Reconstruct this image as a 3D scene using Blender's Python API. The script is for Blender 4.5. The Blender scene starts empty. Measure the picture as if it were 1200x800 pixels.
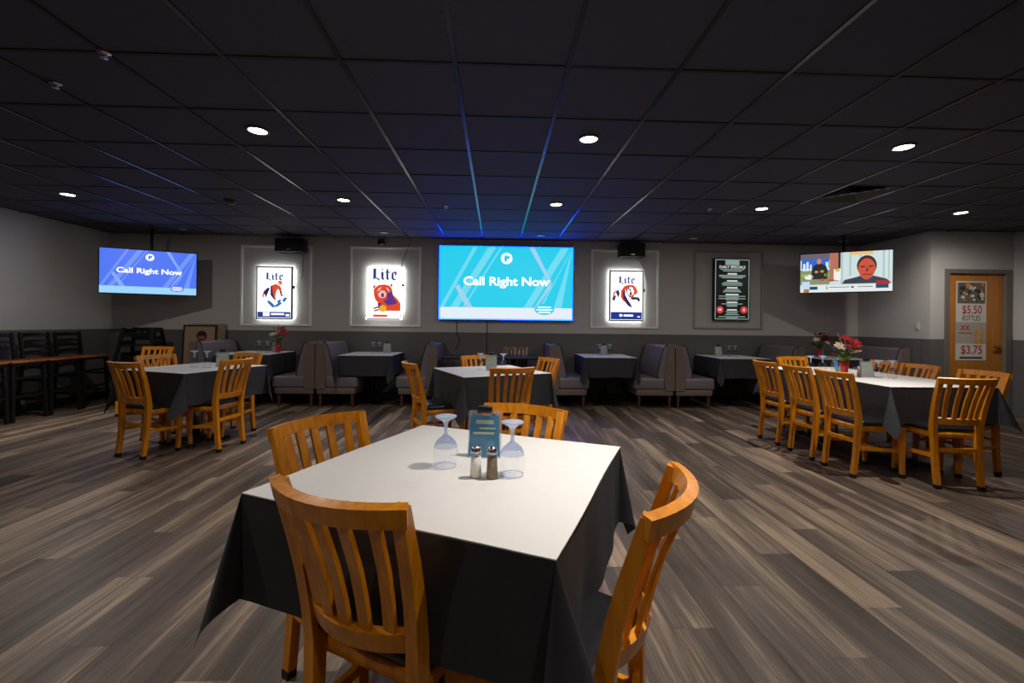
import bpy, bmesh, math, random
from mathutils import Vector, Matrix
random.seed(7)
S = bpy.context.scene
C = bpy.context.scene.collection
PI = math.pi

# ------------------------------------------------------------------ camera
CAM_H, F_PX, HORIZON = 1.243, 521.0, 379.25
YAW, ROLL = 0.0347, 0.0111
cd = bpy.data.cameras.new('camera'); cam = bpy.data.objects.new('camera', cd); C.objects.link(cam)
cd.sensor_width = 36.0; cd.lens = F_PX / 1200 * 36
cd.shift_y = -(400 - HORIZON) / 1200
cd.clip_start = 0.05
_f = Vector((math.sin(YAW), math.cos(YAW), 0)); _x0 = Vector((math.cos(YAW), -math.sin(YAW), 0)); _z0 = Vector((0, 0, 1))
_r = _x0 * math.cos(ROLL) + _z0 * math.sin(ROLL); _u = -_x0 * math.sin(ROLL) + _z0 * math.cos(ROLL)
M = Matrix((_r, _u, -_f)).transposed().to_4x4(); M.translation = (0, 0, CAM_H)
cam.matrix_world = M
S.camera = cam

# ------------------------------------------------------------------ world, exposure
w = bpy.data.worlds.new('world'); S.world = w; w.use_nodes = True
w.node_tree.nodes['Background'].inputs[0].default_value = (0.9, 0.95, 1.0, 1)
w.node_tree.nodes['Background'].inputs[1].default_value = 0.0
vs = S.view_settings
vs.view_transform = 'Standard'; vs.look = 'None'; vs.gamma = 1.0; vs.use_curve_mapping = False
vs.exposure = 0.0
FILL_W, BEAM_W = 9.5, 120.0   # wide glow of a downlight's lens and its narrower beam
DOWN_COL = (1.0, 0.955, 0.895)

# ------------------------------------------------------------------ helpers
def lin(r, g, b):
    f = lambda c: ((c/255+0.055)/1.055)**2.4 if c/255 > 0.04045 else c/255/12.92
    return (f(r), f(g), f(b))

def new_mat(name):
    m = bpy.data.materials.new(name); m.use_nodes = True
    nt = m.node_tree; return m, nt, nt.nodes['Principled BSDF']

def mat(name, col, rough=0.5, metal=0.0, var=0.12, scale=8.0, stretch=(1, 1, 1), bump=0.0, spec=0.5, coat=0.0, sheen=0.0):
    """principled with a procedural noise variation of the colour and an optional bump"""
    m, nt, p = new_mat(name); N = nt.nodes; L = nt.links
    tc = N.new('ShaderNodeTexCoord'); mp = N.new('ShaderNodeMapping'); nz = N.new('ShaderNodeTexNoise')
    mp.inputs['Scale'].default_value = stretch
    nz.inputs['Scale'].default_value = scale; nz.inputs['Detail'].default_value = 4
    L.new(tc.outputs['Object'], mp.inputs['Vector']); L.new(mp.outputs[0], nz.inputs['Vector'])
    mx = N.new('ShaderNodeMix'); mx.data_type = 'RGBA'
    a = [max(0, c*(1-var)) for c in col]; b = [min(1, c*(1+var)) for c in col]
    mx.inputs[6].default_value = (*a, 1); mx.inputs[7].default_value = (*b, 1)
    L.new(nz.outputs['Fac'], mx.inputs[0]); L.new(mx.outputs[2], p.inputs['Base Color'])
    p.inputs['Roughness'].default_value = rough; p.inputs['Metallic'].default_value = metal
    p.inputs['Specular IOR Level'].default_value = spec
    if coat: p.inputs['Coat Weight'].default_value = coat; p.inputs['Coat Roughness'].default_value = 0.2
    if sheen: p.inputs['Sheen Weight'].default_value = sheen; p.inputs['Sheen Roughness'].default_value = 0.5
    if bump:
        bp = N.new('ShaderNodeBump'); bp.inputs['Strength'].default_value = bump; bp.inputs['Distance'].default_value = 0.004
        L.new(nz.outputs['Fac'], bp.inputs['Height']); L.new(bp.outputs[0], p.inputs['Normal'])
    return m

def emit(name, col, strength=1.0):
    m, nt, p = new_mat(name)
    p.inputs['Base Color'].default_value = (0.02, 0.02, 0.02, 1)
    p.inputs['Emission Color'].default_value = (*col, 1); p.inputs['Emission Strength'].default_value = strength
    p.inputs['Roughness'].default_value = 0.4
    return m

def wood_mat(name, c1, c2, rough=0.32):
    m, nt, p = new_mat(name); N = nt.nodes; L = nt.links
    tc = N.new('ShaderNodeTexCoord'); mp = N.new('ShaderNodeMapping'); mp.inputs['Scale'].default_value = (30, 30, 2.2)
    nz = N.new('ShaderNodeTexNoise'); nz.inputs['Scale'].default_value = 1.6; nz.inputs['Detail'].default_value = 5
    L.new(tc.outputs['Object'], mp.inputs[0]); L.new(mp.outputs[0], nz.inputs['Vector'])
    cr = N.new('ShaderNodeValToRGB'); cr.color_ramp.elements[0].position = 0.3; cr.color_ramp.elements[1].position = 0.7
    cr.color_ramp.elements[0].color = (*c1, 1); cr.color_ramp.elements[1].color = (*c2, 1)
    L.new(nz.outputs['Fac'], cr.inputs[0]); L.new(cr.outputs[0], p.inputs['Base Color'])
    p.inputs['Roughness'].default_value = rough; p.inputs['Coat Weight'].default_value = 0.25; p.inputs['Coat Roughness'].default_value = 0.25
    return m

def glass_mat(name, tint=(0.975, 0.98, 0.985), edge=0.8, rough=0.0, body=0.0):
    """thin clear glass: see-through, shinier towards its rims, with an optional milky body"""
    m = bpy.data.materials.new(name); m.use_nodes = True; nt = m.node_tree; N = nt.nodes; L = nt.links
    N.clear()
    o = N.new('ShaderNodeOutputMaterial'); mx = N.new('ShaderNodeMixShader'); t = N.new('ShaderNodeBsdfTransparent')
    g = N.new('ShaderNodeBsdfGlossy'); lw = N.new('ShaderNodeLayerWeight'); lw.inputs[0].default_value = 0.25
    pw = N.new('ShaderNodeMath'); pw.operation = 'POWER'; pw.inputs[1].default_value = 3.5
    ma = N.new('ShaderNodeMath'); ma.operation = 'MULTIPLY_ADD'; ma.inputs[1].default_value = edge; ma.inputs[2].default_value = 0.05
    L.new(lw.outputs['Facing'], pw.inputs[0]); L.new(pw.outputs[0], ma.inputs[0]); L.new(ma.outputs[0], mx.inputs[0])
    t.inputs[0].default_value = (*tint, 1); g.inputs['Roughness'].default_value = rough
    L.new(t.outputs[0], mx.inputs[1]); L.new(g.outputs[0], mx.inputs[2])
    out = mx.outputs[0]
    if body:
        d = N.new('ShaderNodeBsdfDiffuse'); d.inputs[0].default_value = (0.82, 0.88, 1.0, 1); tr = N.new('ShaderNodeBsdfTranslucent'); tr.inputs[0].default_value = (0.82, 0.88, 1.0, 1)
        m1 = N.new('ShaderNodeMixShader'); L.new(d.outputs[0], m1.inputs[1]); L.new(tr.outputs[0], m1.inputs[2])
        m2 = N.new('ShaderNodeMixShader'); m2.inputs[0].default_value = body; L.new(out, m2.inputs[1]); L.new(m1.outputs[0], m2.inputs[2]); out = m2.outputs[0]
    L.new(out, o.inputs[0])
    return m

class MB:
    """collects vertices and faces of one mesh"""
    def __init__(s): s.v = []; s.f = []; s.sm = []
    def add(s, vs, fs, smooth=False):
        n = len(s.v); s.v += [tuple(v) for v in vs]; s.f += [tuple(i+n for i in f) for f in fs]; s.sm += [smooth]*len(fs); return s
    def box(s, x0, x1, y0, y1, z0, z1):
        vs = [(x, y, z) for z in (z0, z1) for y in (y0, y1) for x in (x0, x1)]
        return s.add(vs, [(0, 2, 3, 1), (4, 5, 7, 6), (0, 1, 5, 4), (2, 6, 7, 3), (0, 4, 6, 2), (1, 3, 7, 5)])
    def rbox(s, x0, x1, y0, y1, z0, z1, r=0.01, seg=2):
        bm = bmesh.new(); bmesh.ops.create_cube(bm, size=1.0)
        for v in bm.verts:
            v.co = Vector(((x0+x1)/2+v.co.x*(x1-x0), (y0+y1)/2+v.co.y*(y1-y0), (z0+z1)/2+v.co.z*(z1-z0)))
        bmesh.ops.bevel(bm, geom=bm.edges[:], offset=r, segments=seg, profile=0.5, affect='EDGES')
        return s.addbm(bm, True)
    def addbm(s, bm, smooth=False):
        bm.verts.index_update()
        s.add([v.co[:] for v in bm.verts], [[v.index for v in f.verts] for f in bm.faces], smooth); bm.free(); return s
    def sweep(s, pts, side, w, d, smooth=False):
        """rectangular bar along pts; side = direction of its width; w, d numbers or lists"""
        n = len(pts); P = [Vector(p) for p in pts]
        W = w if isinstance(w, (list, tuple)) else [w]*n; D = d if isinstance(d, (list, tuple)) else [d]*n
        vs = []
        for i in range(n):
            t = (P[min(i+1, n-1)]-P[max(i-1, 0)]).normalized()
            sd = Vector(side[i] if isinstance(side, list) else side); sd = (sd - t*sd.dot(t)).normalized(); nn = t.cross(sd)
            for a, b in ((-1, -1), (1, -1), (1, 1), (-1, 1)): vs.append(P[i]+sd*(a*W[i]/2)+nn*(b*D[i]/2))
        fs = []
        for i in range(n-1):
            for k in range(4): a = i*4+k; b = i*4+(k+1) % 4; fs.append((a, b, b+4, a+4))
        fs += [(3, 2, 1, 0), tuple((n-1)*4+k for k in range(4))]
        return s.add(vs, fs, smooth)
    def tube(s, pts, r, seg=8, cap=True):
        n = len(pts); P = [Vector(p) for p in pts]; R = r if isinstance(r, (list, tuple)) else [r]*n
        vs = []; ref = Vector((0.31, 0.17, 0.93)).normalized()
        for i in range(n):
            t = (P[min(i+1, n-1)]-P[max(i-1, 0)]).normalized()
            a = t.cross(ref)
            if a.length < 0.05: a = t.cross(Vector((1, 0, 0)))
            a.normalize(); b = t.cross(a)
            for k in range(seg): q = 2*PI*k/seg; vs.append(P[i]+(a*math.cos(q)+b*math.sin(q))*R[i])
        fs = [(i*seg+k, i*seg+(k+1) % seg, (i+1)*seg+(k+1) % seg, (i+1)*seg+k) for i in range(n-1) for k in range(seg)]
        if cap: fs += [tuple(range(seg-1, -1, -1)), tuple((n-1)*seg+k for k in range(seg))]
        return s.add(vs, fs, True)
    def lathe(s, prof, seg=24, c=(0, 0, 0)):
        vs = [(c[0]+r*math.cos(2*PI*k/seg), c[1]+r*math.sin(2*PI*k/seg), c[2]+z) for r, z in prof for k in range(seg)]
        fs = [(i*seg+k, i*seg+(k+1) % seg, (i+1)*seg+(k+1) % seg, (i+1)*seg+k) for i in range(len(prof)-1) for k in range(seg)]
        return s.add(vs, fs, True)
    def prism(s, poly, y0, y1):
        """polygon in x,z pushed from y0 to y1"""
        n = len(poly); vs = [(x, y0, z) for x, z in poly]+[(x, y1, z) for x, z in poly]
        fs = [tuple(range(n)), tuple(range(2*n-1, n-1, -1))]+[(i, i+n, (i+1) % n+n, (i+1) % n) for i in range(n)]
        return s.add(vs, fs)
    def flat(s, poly, y): return s.add([(x, y, z) for x, z in poly], [tuple(range(len(poly)))])
    def mesh(s, name, m):
        me = bpy.data.meshes.new(name); me.from_pydata(s.v, [], s.f); me.polygons.foreach_set('use_smooth', s.sm)
        me.update()
        bm = bmesh.new(); bm.from_mesh(me); bmesh.ops.recalc_face_normals(bm, faces=bm.faces); bm.to_mesh(me); bm.free()
        if m: me.materials.append(m)
        return me
    def build(s, name, m, parent=None, loc=None, rz=None):
        return link(name, s.mesh(name, m), parent, loc, rz)

def link(name, me, parent=None, loc=None, rz=None):
    o = bpy.data.objects.new(name, me); C.objects.link(o)
    if parent: o.parent = parent
    if loc: o.location = loc
    if rz is not None: o.rotation_euler = (0, 0, rz)
    return o

def tag(o, label=None, cat=None, group=None, kind=None):
    if label: o['label'] = label
    if cat: o['category'] = cat
    if group: o['group'] = group
    if kind: o['kind'] = kind
    return o

def thing(name, label, cat, loc=(0, 0, 0), rz=0, group=None):
    o = bpy.data.objects.new(name, None); C.objects.link(o); o.empty_display_size = 0.1
    o.location = loc; o.rotation_euler = (0, 0, rz)
    return tag(o, label, cat, group)

def dup(src, parent=None):
    c = src.copy(); C.objects.link(c); c.parent = parent
    for ch in src.children: dup(ch, c)
    return c

def place(src, used, loc, rz, label, group=None):
    """the first time the prototype itself, then a copy of it with its parts"""
    o = src if src.name not in used else dup(src); used.add(src.name)
    o.location = loc; o.rotation_euler = (0, 0, rz); o['label'] = label
    if group: o['group'] = group
    return o
USED = set()

def struct(name, mb, m, parent=None):
    o = mb.build(name, m, parent)
    if not parent: o['kind'] = 'structure'
    return o

def text(name, s, size, m, parent, x, z, y, align='CENTER', bold=0.0, sx=1.0):
    cu = bpy.data.curves.new(name, 'FONT'); cu.body = s; cu.size = size; cu.align_x = align; cu.align_y = 'CENTER'
    cu.offset = bold; cu.resolution_u = 4
    t = bpy.data.objects.new(name+'_tmp', cu); C.objects.link(t)
    bpy.context.view_layer.update()
    me = bpy.data.meshes.new_from_object(t.evaluated_get(bpy.context.evaluated_depsgraph_get()))
    bpy.data.objects.remove(t)
    V = [(x+v.co.x*sx, y, z+v.co.y) for v in me.vertices]; Fc = [tuple(p.vertices) for p in me.polygons]
    bpy.data.meshes.remove(me)
    # every letter a mesh of its own: connected pieces, those above one another kept together
    up = list(range(len(V)))
    def find(i):
        while up[i] != i: up[i] = up[up[i]]; i = up[i]
        return i
    for f in Fc:
        for q in f[1:]: up[find(q)] = find(f[0])
    grp = {}
    for f in Fc: grp.setdefault(find(f[0]), []).append(f)
    parts = sorted([[min(V[i][0] for f in g for i in f), max(V[i][0] for f in g for i in f), g] for g in grp.values()], key=lambda p: p[0])
    merged = []
    for p in parts:
        if merged and min(p[1], merged[-1][1])-max(p[0], merged[-1][0]) > 0.5*min(p[1]-p[0], merged[-1][1]-merged[-1][0]):
            merged[-1] = [merged[-1][0], max(p[1], merged[-1][1]), merged[-1][2]+p[2]]
        else: merged.append(p)
    for x0, x1, g in merged:
        idx = {}; mb = MB()
        for f in g:
            for i in f: idx.setdefault(i, len(idx))
        mb.add([V[i] for i in idx], [tuple(idx[i] for i in f) for f in g]).build('letter', m, parent)

def circle(cx, cz, rx, rz=None, n=20, a0=0, a1=2*PI):
    rz = rx if rz is None else rz
    return [(cx+rx*math.cos(a0+(a1-a0)*k/n), cz+rz*math.sin(a0+(a1-a0)*k/n)) for k in range(n)]

def rect(x0, x1, z0, z1): return [(x0, z0), (x1, z0), (x1, z1), (x0, z1)]

# ------------------------------------------------------------------ materials
M_wall = mat('greige wall paint', lin(188, 183, 179), 0.75, var=0.05, scale=3, bump=0.03)
M_wains = mat('dark grey lower wall paint', lin(98, 94, 92), 0.6, var=0.05, scale=3)
M_trim = mat('glow lightened moulding paint', lin(238, 236, 232), 0.5, var=0.04)  # lightened for the glow these mouldings catch from the backlit signs
M_base = mat('dark vinyl baseboard', lin(35, 34, 34), 0.5)
M_tile = mat('ceiling tile tinted for screen glow', lin(76, 73, 86), 0.85, var=0.18, scale=60, bump=0.25)  # blue in this colour stands in for the big screen's glow
M_runner = mat('satin ceiling runner tinted for screen glow', lin(34, 34, 46), 0.25, var=0.05, spec=0.7)  # bluish as well, to deepen the screen glow on the grid
M_tee = mat('black cross tee', lin(26, 25, 26), 0.6)
M_wood = wood_mat('honey maple', lin(194, 114, 6), lin(230, 146, 16))
M_brownwood = wood_mat('brown stained wood', lin(92, 42, 18), lin(130, 64, 30))
M_legwood = mat('dark brown turned wood', lin(86, 46, 34), 0.45, var=0.2, scale=20)
M_vinyl = mat('black vinyl', lin(26, 26, 29), 0.27, var=0.25, scale=120, bump=0.06, spec=0.5)
M_benchv = mat('grey brown bench vinyl', lin(114, 104, 109), 0.36, var=0.1, scale=90, bump=0.08)
M_benchs = mat('taupe bench side vinyl', lin(108, 94, 86), 0.5, var=0.08, scale=60)
M_benchdk = mat('charcoal bench vinyl', lin(52, 48, 48), 0.5, var=0.1, scale=60)
M_pipe = mat('black piping', lin(24, 22, 22), 0.5)
M_cloth = mat('black tablecloth weave', lin(43, 42, 47), 0.8, var=0.3, scale=14, bump=0.3)
M_white = mat('white linen topper', lin(214, 210, 205), 0.75, var=0.035, scale=40, bump=0.06)
M_black = mat('black metal', lin(18, 18, 19), 0.4, var=0.2)
M_plastic = mat('black plastic', lin(16, 16, 18), 0.35, var=0.2)
M_chrome = mat('brushed chrome', lin(200, 200, 205), 0.18, 1.0, var=0.05)
M_brass = mat('polished brass', lin(205, 160, 70), 0.25, 1.0, var=0.05)
M_door = wood_mat('oak veneer door', lin(176, 108, 34), lin(196, 126, 48), 0.45)
M_frame = mat('grey door frame paint', lin(112, 106, 98), 0.55, var=0.04)
M_glass = glass_mat('clear glass')
M_glassblue = glass_mat('heavy glass foot', (0.84, 0.88, 0.96), 0.7, 0.05, 0.42)
M_acryl = glass_mat('clear acrylic', (0.95, 0.97, 0.98), 0.4, 0.05, 0.06)
M_red = mat('red petal', lin(190, 12, 22), 0.5, var=0.35, scale=30)
M_dkred = mat('dark red petal', lin(110, 12, 20), 0.55, var=0.35, scale=30)
M_cream = mat('cream petal', lin(225, 210, 180), 0.55, var=0.1, scale=30)
M_leaf = mat('green leaf', lin(92, 120, 40), 0.5, var=0.4, scale=25)
M_redglass = mat('red glass vase', lin(185, 20, 34), 0.12, var=0.3, scale=12, coat=0.5)
M_paper = mat('white printed paper', lin(214, 208, 198), 0.6, var=0.03)
M_tan = mat('tan matting', lin(158, 134, 104), 0.8, var=0.08, scale=30)
M_salt = mat('salt', lin(235, 230, 220), 0.5, var=0.05)
M_pepper = mat('pepper', lin(120, 98, 72), 0.7, var=0.4, scale=200)
M_teal = mat('teal menu card', lin(36, 142, 182), 0.4, var=0.12, scale=10)
M_print = mat('pale yellow print', lin(190, 205, 170), 0.5, var=0.1)
M_switch = mat('white switch plate', lin(190, 186, 178), 0.4, var=0.03)
M_gap = mat('dark floor seam', lin(30, 26, 24), 0.8)

# floor plank material: streaky grey brown oak print, a tone of its own for each plank
PW, PL = 0.182, 1.22
def floor_mat():
    m, nt, p = new_mat('grey brown oak planks'); N = nt.nodes; L = nt.links
    def math_(op, a, b=None):
        n = N.new('ShaderNodeMath'); n.operation = op
        for i, q in enumerate((a, b)):
            if q is None: continue
            if isinstance(q, (int, float)): n.inputs[i].default_value = q
            else: L.new(q, n.inputs[i])
        return n.outputs[0]
    g = N.new('ShaderNodeNewGeometry'); sp = N.new('ShaderNodeSeparateXYZ'); L.new(g.outputs['Position'], sp.inputs[0])
    col = math_('FLOOR', math_('DIVIDE', sp.outputs[0], PW))
    off = math_('FRACT', math_('MULTIPLY', col, 0.381))
    row = math_('FLOOR', math_('ADD', math_('DIVIDE', sp.outputs[1], PL), off))
    cb = N.new('ShaderNodeCombineXYZ'); L.new(col, cb.inputs[0]); L.new(row, cb.inputs[1])
    wn = N.new('ShaderNodeTexWhiteNoise'); wn.noise_dimensions = '3D'; L.new(cb.outputs[0], wn.inputs['Vector'])
    # per-plank shift of the grain
    sh = N.new('ShaderNodeVectorMath'); sh.operation = 'SCALE'; L.new(wn.outputs['Color'], sh.inputs[0]); sh.inputs['Scale'].default_value = 7.0
    ad = N.new('ShaderNodeVectorMath'); ad.operation = 'ADD'; L.new(g.outputs['Position'], ad.inputs[0]); L.new(sh.outputs[0], ad.inputs[1])
    def noise(sc, scale, detail, vec):
        mp = N.new('ShaderNodeMapping'); mp.inputs['Scale'].default_value = sc; L.new(vec, mp.inputs[0])
        nz = N.new('ShaderNodeTexNoise'); nz.inputs['Scale'].default_value = scale; nz.inputs['Detail'].default_value = detail
        L.new(mp.outputs[0], nz.inputs['Vector']); return nz.outputs['Fac']
    broad = noise((6.5, 0.42, 1), 1.0, 4, ad.outputs[0])
    fine = noise((75, 2.6, 1), 1.0, 5, ad.outputs[0])
    grain = noise((240, 9, 1), 1.0, 3, ad.outputs[0])
    a = math_('MULTIPLY', broad, 0.62); b = math_('MULTIPLY', fine, 0.28); c = math_('MULTIPLY', grain, 0.10)
    v = math_('ADD', math_('ADD', a, b), c)
    v = math_('ADD', v, math_('MULTIPLY', math_('SUBTRACT', wn.outputs['Value'], 0.5), 0.13))
    cr = N.new('ShaderNodeValToRGB'); e = cr.color_ramp.elements
    e[0].position = 0.30; e[0].color = (*lin(38, 32, 29), 1); e[1].position = 0.70; e[1].color = (*lin(170, 146, 121), 1)
    k = cr.color_ramp.elements.new(0.5); k.color = (*lin(87, 74, 64), 1)
    L.new(v, cr.inputs[0]); L.new(cr.outputs[0], p.inputs['Base Color'])
    p.inputs['Roughness'].default_value = 0.42; p.inputs['Specular IOR Level'].default_value = 0.4
    bp = N.new('ShaderNodeBump'); bp.inputs['Strength'].default_value = 0.1; bp.inputs['Distance'].default_value = 0.002
    L.new(fine, bp.inputs['Height']); L.new(bp.outputs[0], p.inputs['Normal'])
    return m
M_floor = floor_mat()

# ------------------------------------------------------------------ room shell
XL, XR, XD, YB, YD, YF, ZC = -6.28, 6.22, 7.46, 7.45, 6.17, -3.6, 2.637
WZ = 1.09          # height of the dark lower wall
fl = struct('floor', MB().box(XL-0.1, XD+0.1, YF-0.1, YB+0.1, -0.12, -0.008), M_gap)
plank_me = MB().box(-PW/2+0.0005, PW/2-0.0005, -PL/2+0.0005, PL/2-0.0005, -0.008, 0).mesh('plank', M_floor)
cand = []
for c_ in range(math.floor(XL/PW), math.ceil(XD/PW)):
    off = (c_*0.381) % 1.0
    for r_ in range(math.floor(YF/PL)-1, math.ceil(YB/PL)+2):
        y0 = (r_-off)*PL; y1 = y0+PL
        y0, y1 = max(y0, YF), min(y1, YB); x0, x1 = max(c_*PW, XL), min((c_+1)*PW, XD)
        if y1-y0 < 0.02 or x1-x0 < 0.02: continue
        if x0 > XR+0.1 and y0 > YD+0.05: continue
        cx, cyy = (x0+x1)/2, (y0+y1)/2
        inview = y1 > 1.45 and abs(cx-0.035*cyy) < max(y1, 1.5)*1.18+0.2
        cand.append((0 if inview else 1, math.hypot(cx, cyy), x0, x1, y0, y1))
cand.sort()
rest = MB()
for i, (iv, d, x0, x1, y0, y1) in enumerate(cand):
    if i < 300 and not iv:
        if abs((x1-x0)-PW) < 1e-4 and abs((y1-y0)-PL) < 1e-4:
            link('plank', plank_me, fl, ((x0+x1)/2, (y0+y1)/2, 0))
        else:
            MB().box(x0+0.0005, x1-0.0005, y0+0.0005, y1-0.0005, -0.008, 0).build('plank', M_floor, fl)
    else: rest.box(x0+0.0005, x1-0.0005, y0+0.0005, y1-0.0005, -0.008, 0)
rest.build('further_planks', M_floor, fl)['kind'] = 'stuff'

ce = struct('ceiling', MB().box(XL-0.1, XD+0.1, YF-0.1, YB+0.1, ZC+0.02, ZC+0.12), M_tee)
TS, TX0, TY0 = 0.61, -1.4584, 2.4028
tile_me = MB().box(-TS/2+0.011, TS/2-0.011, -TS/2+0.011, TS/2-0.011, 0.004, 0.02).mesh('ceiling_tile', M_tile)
far_tiles = MB()
DL = {(-6, 4), (-1, 1), (3, 1), (7, 1), (-1, 4), (3, 4), (7, 4), (11, 4), (-6, 7), (-1, 7), (3, 7), (7, 7), (11, 7)}
ilo, ihi = math.floor((XL-TX0)/TS), math.ceil((XD-TX0)/TS)
jlo, jhi = math.floor((YF-TY0)/TS), math.ceil((YB-TY0)/TS)
VENT = (8, 3)
for i in range(ilo, ihi):
    for j in range(jlo, jhi):
        if (i, j) == VENT: continue
        x0, x1 = max(TX0+i*TS, XL), min(TX0+(i+1)*TS, XD); y0, y1 = max(TY0+j*TS, YF), min(TY0+(j+1)*TS, YB)
        if x1-x0 < 0.03 or y1-y0 < 0.03: continue
        if x0 > XR and y0 > YD: continue
        if y1 > 1.8 and abs((x0+x1)/2) < y1*1.25+0.4:
            if x1-x0 > TS-1e-4 and y1-y0 > TS-1e-4:
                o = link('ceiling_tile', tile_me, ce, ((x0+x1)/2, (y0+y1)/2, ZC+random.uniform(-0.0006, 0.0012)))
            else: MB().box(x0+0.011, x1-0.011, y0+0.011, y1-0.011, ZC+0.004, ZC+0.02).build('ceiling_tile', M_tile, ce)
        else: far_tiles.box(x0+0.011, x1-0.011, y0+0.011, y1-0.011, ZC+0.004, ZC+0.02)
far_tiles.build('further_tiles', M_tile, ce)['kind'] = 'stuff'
for i in range(ilo, ihi+1):
    x = TX0+i*TS
    if XL+0.02 < x < XD-0.02:
        MB().box(x-0.012, x+0.012, YF, YB if x < XR else YD, ZC-0.003, ZC+0.02).build('main_runner', M_runner, ce)
for j in range(jlo, jhi+1):
    y = TY0+j*TS
    if YF+0.02 < y < YB-0.02:
        MB().box(XL, XR if y > YD else XD, y-0.011, y+0.011, ZC-0.001, ZC+0.02).build('cross_tee', M_tee, ce)

def wall(name, x0, x1, y0, y1, side, m=M_wall):
    """wall slab with a slightly proud dark lower part; side = direction towards the room"""
    o = struct(name, MB().box(x0, x1, y0, y1, -0.02, ZC+0.1), m)
    e = 0.006; t = 0.1
    bx = {'-y': (x0, x1, y0-e, y0+0.01), '+x': (x1-0.01, x1+e, y0, y1), '-x': (x0-e, x0+0.01, y0, y1), '+y': (x0, x1, y1-0.01, y1+e)}[side]
    MB().box(*bx, 0, WZ).build('lower_wall', M_wains, o)
    return o
wall('wall_back', XL-0.12, XR+0.12, YB, YB+0.12, '-y')
wall('wall_left', XL-0.12, XL, YF, YB, '+x')
wall('wall_right', XR, XR+0.05, YD+0.12, YB, '-x')
wall('wall_side', XD, XD+0.12, YF, YD, '-x')
wall('wall_front', XL-0.12, XD+0.12, YF-0.12, YF, '+y')
# wall with the door
DX0, DX1, DZ = 6.426, 7.42, 2.10
wd = MB(); wd.box(XR, DX0, YD, YD+0.12, -0.02, ZC+0.1); wd.box(DX1, XD+0.1, YD, YD+0.12, -0.02, ZC+0.1); wd.box(DX0, DX1, YD, YD+0.12, DZ, ZC+0.1)
wo = struct('wall_door', wd, M_wall)
MB().box(XR-0.006, DX0, YD-0.006, YD+0.01, 0, WZ).build('lower_wall', M_wains, wo)
MB().box(XR-0.006, XR+0.01, YD+0.01, YD+0.125, 0, WZ).build('lower_wall', M_wains, wo)
# door
d = thing('door_1', 'oak veneer door in a grey frame with price poster', 'door'); d['kind'] = 'structure'
del d['category']
fr = MB(); fr.box(DX0, DX0+0.065, YD-0.02, YD+0.12, 0, DZ); fr.box(DX1-0.085, DX1, YD-0.02, YD+0.12, 0, DZ); fr.box(DX0+0.065, DX1-0.085, YD-0.02, YD+0.12, DZ-0.06, DZ)
fr.build('door_frame', M_frame, d)
dp = MB().box(DX0+0.068, DX1-0.088, YD+0.03, YD+0.075, 0.01, DZ-0.063).build('door_leaf', M_door, d)
hb = MB(); hb.tube([(7.245, YD+0.03, 0.985), (7.245, YD-0.01, 0.985)], 0.025, 12); hb.sweep([(7.245, YD-0.015, 0.985), (7.13, YD-0.02, 0.985)], (0, 0, 1), 0.022, 0.016)
hb.build('handle', M_brass, dp)
# baseboards
for nm, b in dict(baseboard_back=(XL, XR, YB-0.018, YB-0.006), baseboard_left=(XL+0.006, XL+0.018, YF, YB-0.02), baseboard_right=(XR-0.018, XR-0.006, YD+0.12, YB-0.02)).items():
    struct(nm, MB().box(*b, 0, 0.1), M_base)
# panel mouldings on the back wall
for n, (x0, z0, x1, z1) in enumerate([(-4.196, 1.165, -3.05, 2.488), (-2.427, 1.175, -1.262, 2.495), (1.579, 1.187, 2.736, 2.515), (3.338, 1.195, 4.538, 2.52)]):
    m_ = MB(); t = 0.028; y = YB-0.026
    for a in ((x0, x1, z1-t, z1), (x0, x1, z0, z0+t), (x0, x0+t, z0+t, z1-t), (x1-t, x1, z0+t, z1-t)):
        m_.box(a[0], a[1], y, YB, a[2], a[3])
    struct('trim_%d' % (n+1), m_, M_trim if n < 3 else mat('moulding paint without sign glow', lin(160, 154, 148), 0.6, var=0.04))  # last moulding has a dimmer copy, no sign glow in its colour

# ------------------------------------------------------------------ ceiling fixtures
M_lens = emit('lit downlight lens', (1.0, 0.86, 0.66), 22.0)
M_lens_off = mat('unlit frosted lens', lin(225, 222, 215), 0.4, var=0.03)
M_ring = mat('dark bronze trim ring', lin(60, 54, 48), 0.4)
def downlight(i, j, lit, label, group, power=1.0, beam=1.0, aim=None):
    x, y = TX0+(i+0.5)*TS, TY0+(j+0.5)*TS
    t = thing('downlight', label, 'ceiling light', (x, y, ZC), 0, group)
    MB().lathe([(0.062, 0.004), (0.064, -0.008), (0.080, -0.006), (0.084, 0.004)], 28).build('trim_ring', M_ring, t)
    MB().lathe([(0.001, -0.004), (0.03, -0.005), (0.063, -0.003)], 24).build('lens', M_lens if lit else M_lens_off, t)
    if lit:
        ld = bpy.data.lights.new('downlight_lens', 'AREA'); lo = bpy.data.objects.new('downlight_lens', ld); C.objects.link(lo)
        ld.energy = FILL_W*power; ld.color = DOWN_COL; ld.shape = 'DISK'; ld.size = 0.12
        lo.parent = t; lo.location = (0, 0, -0.0095)
        sd = bpy.data.lights.new('downlight_beam', 'SPOT'); so = bpy.data.objects.new('downlight_beam', sd); C.objects.link(so)
        sd.energy = BEAM_W*power*beam; sd.color = DOWN_COL; sd.spot_size = math.radians(76); sd.spot_blend = 1.0; sd.shadow_soft_size = 0.03
        so.parent = t; so.location = (0, 0, -0.02)
        if aim: so.rotation_euler = (Vector(aim)-Vector((x, y, ZC))).to_track_quat('-Z', 'Y').to_euler()
LG = 'recessed ceiling downlights'
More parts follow.
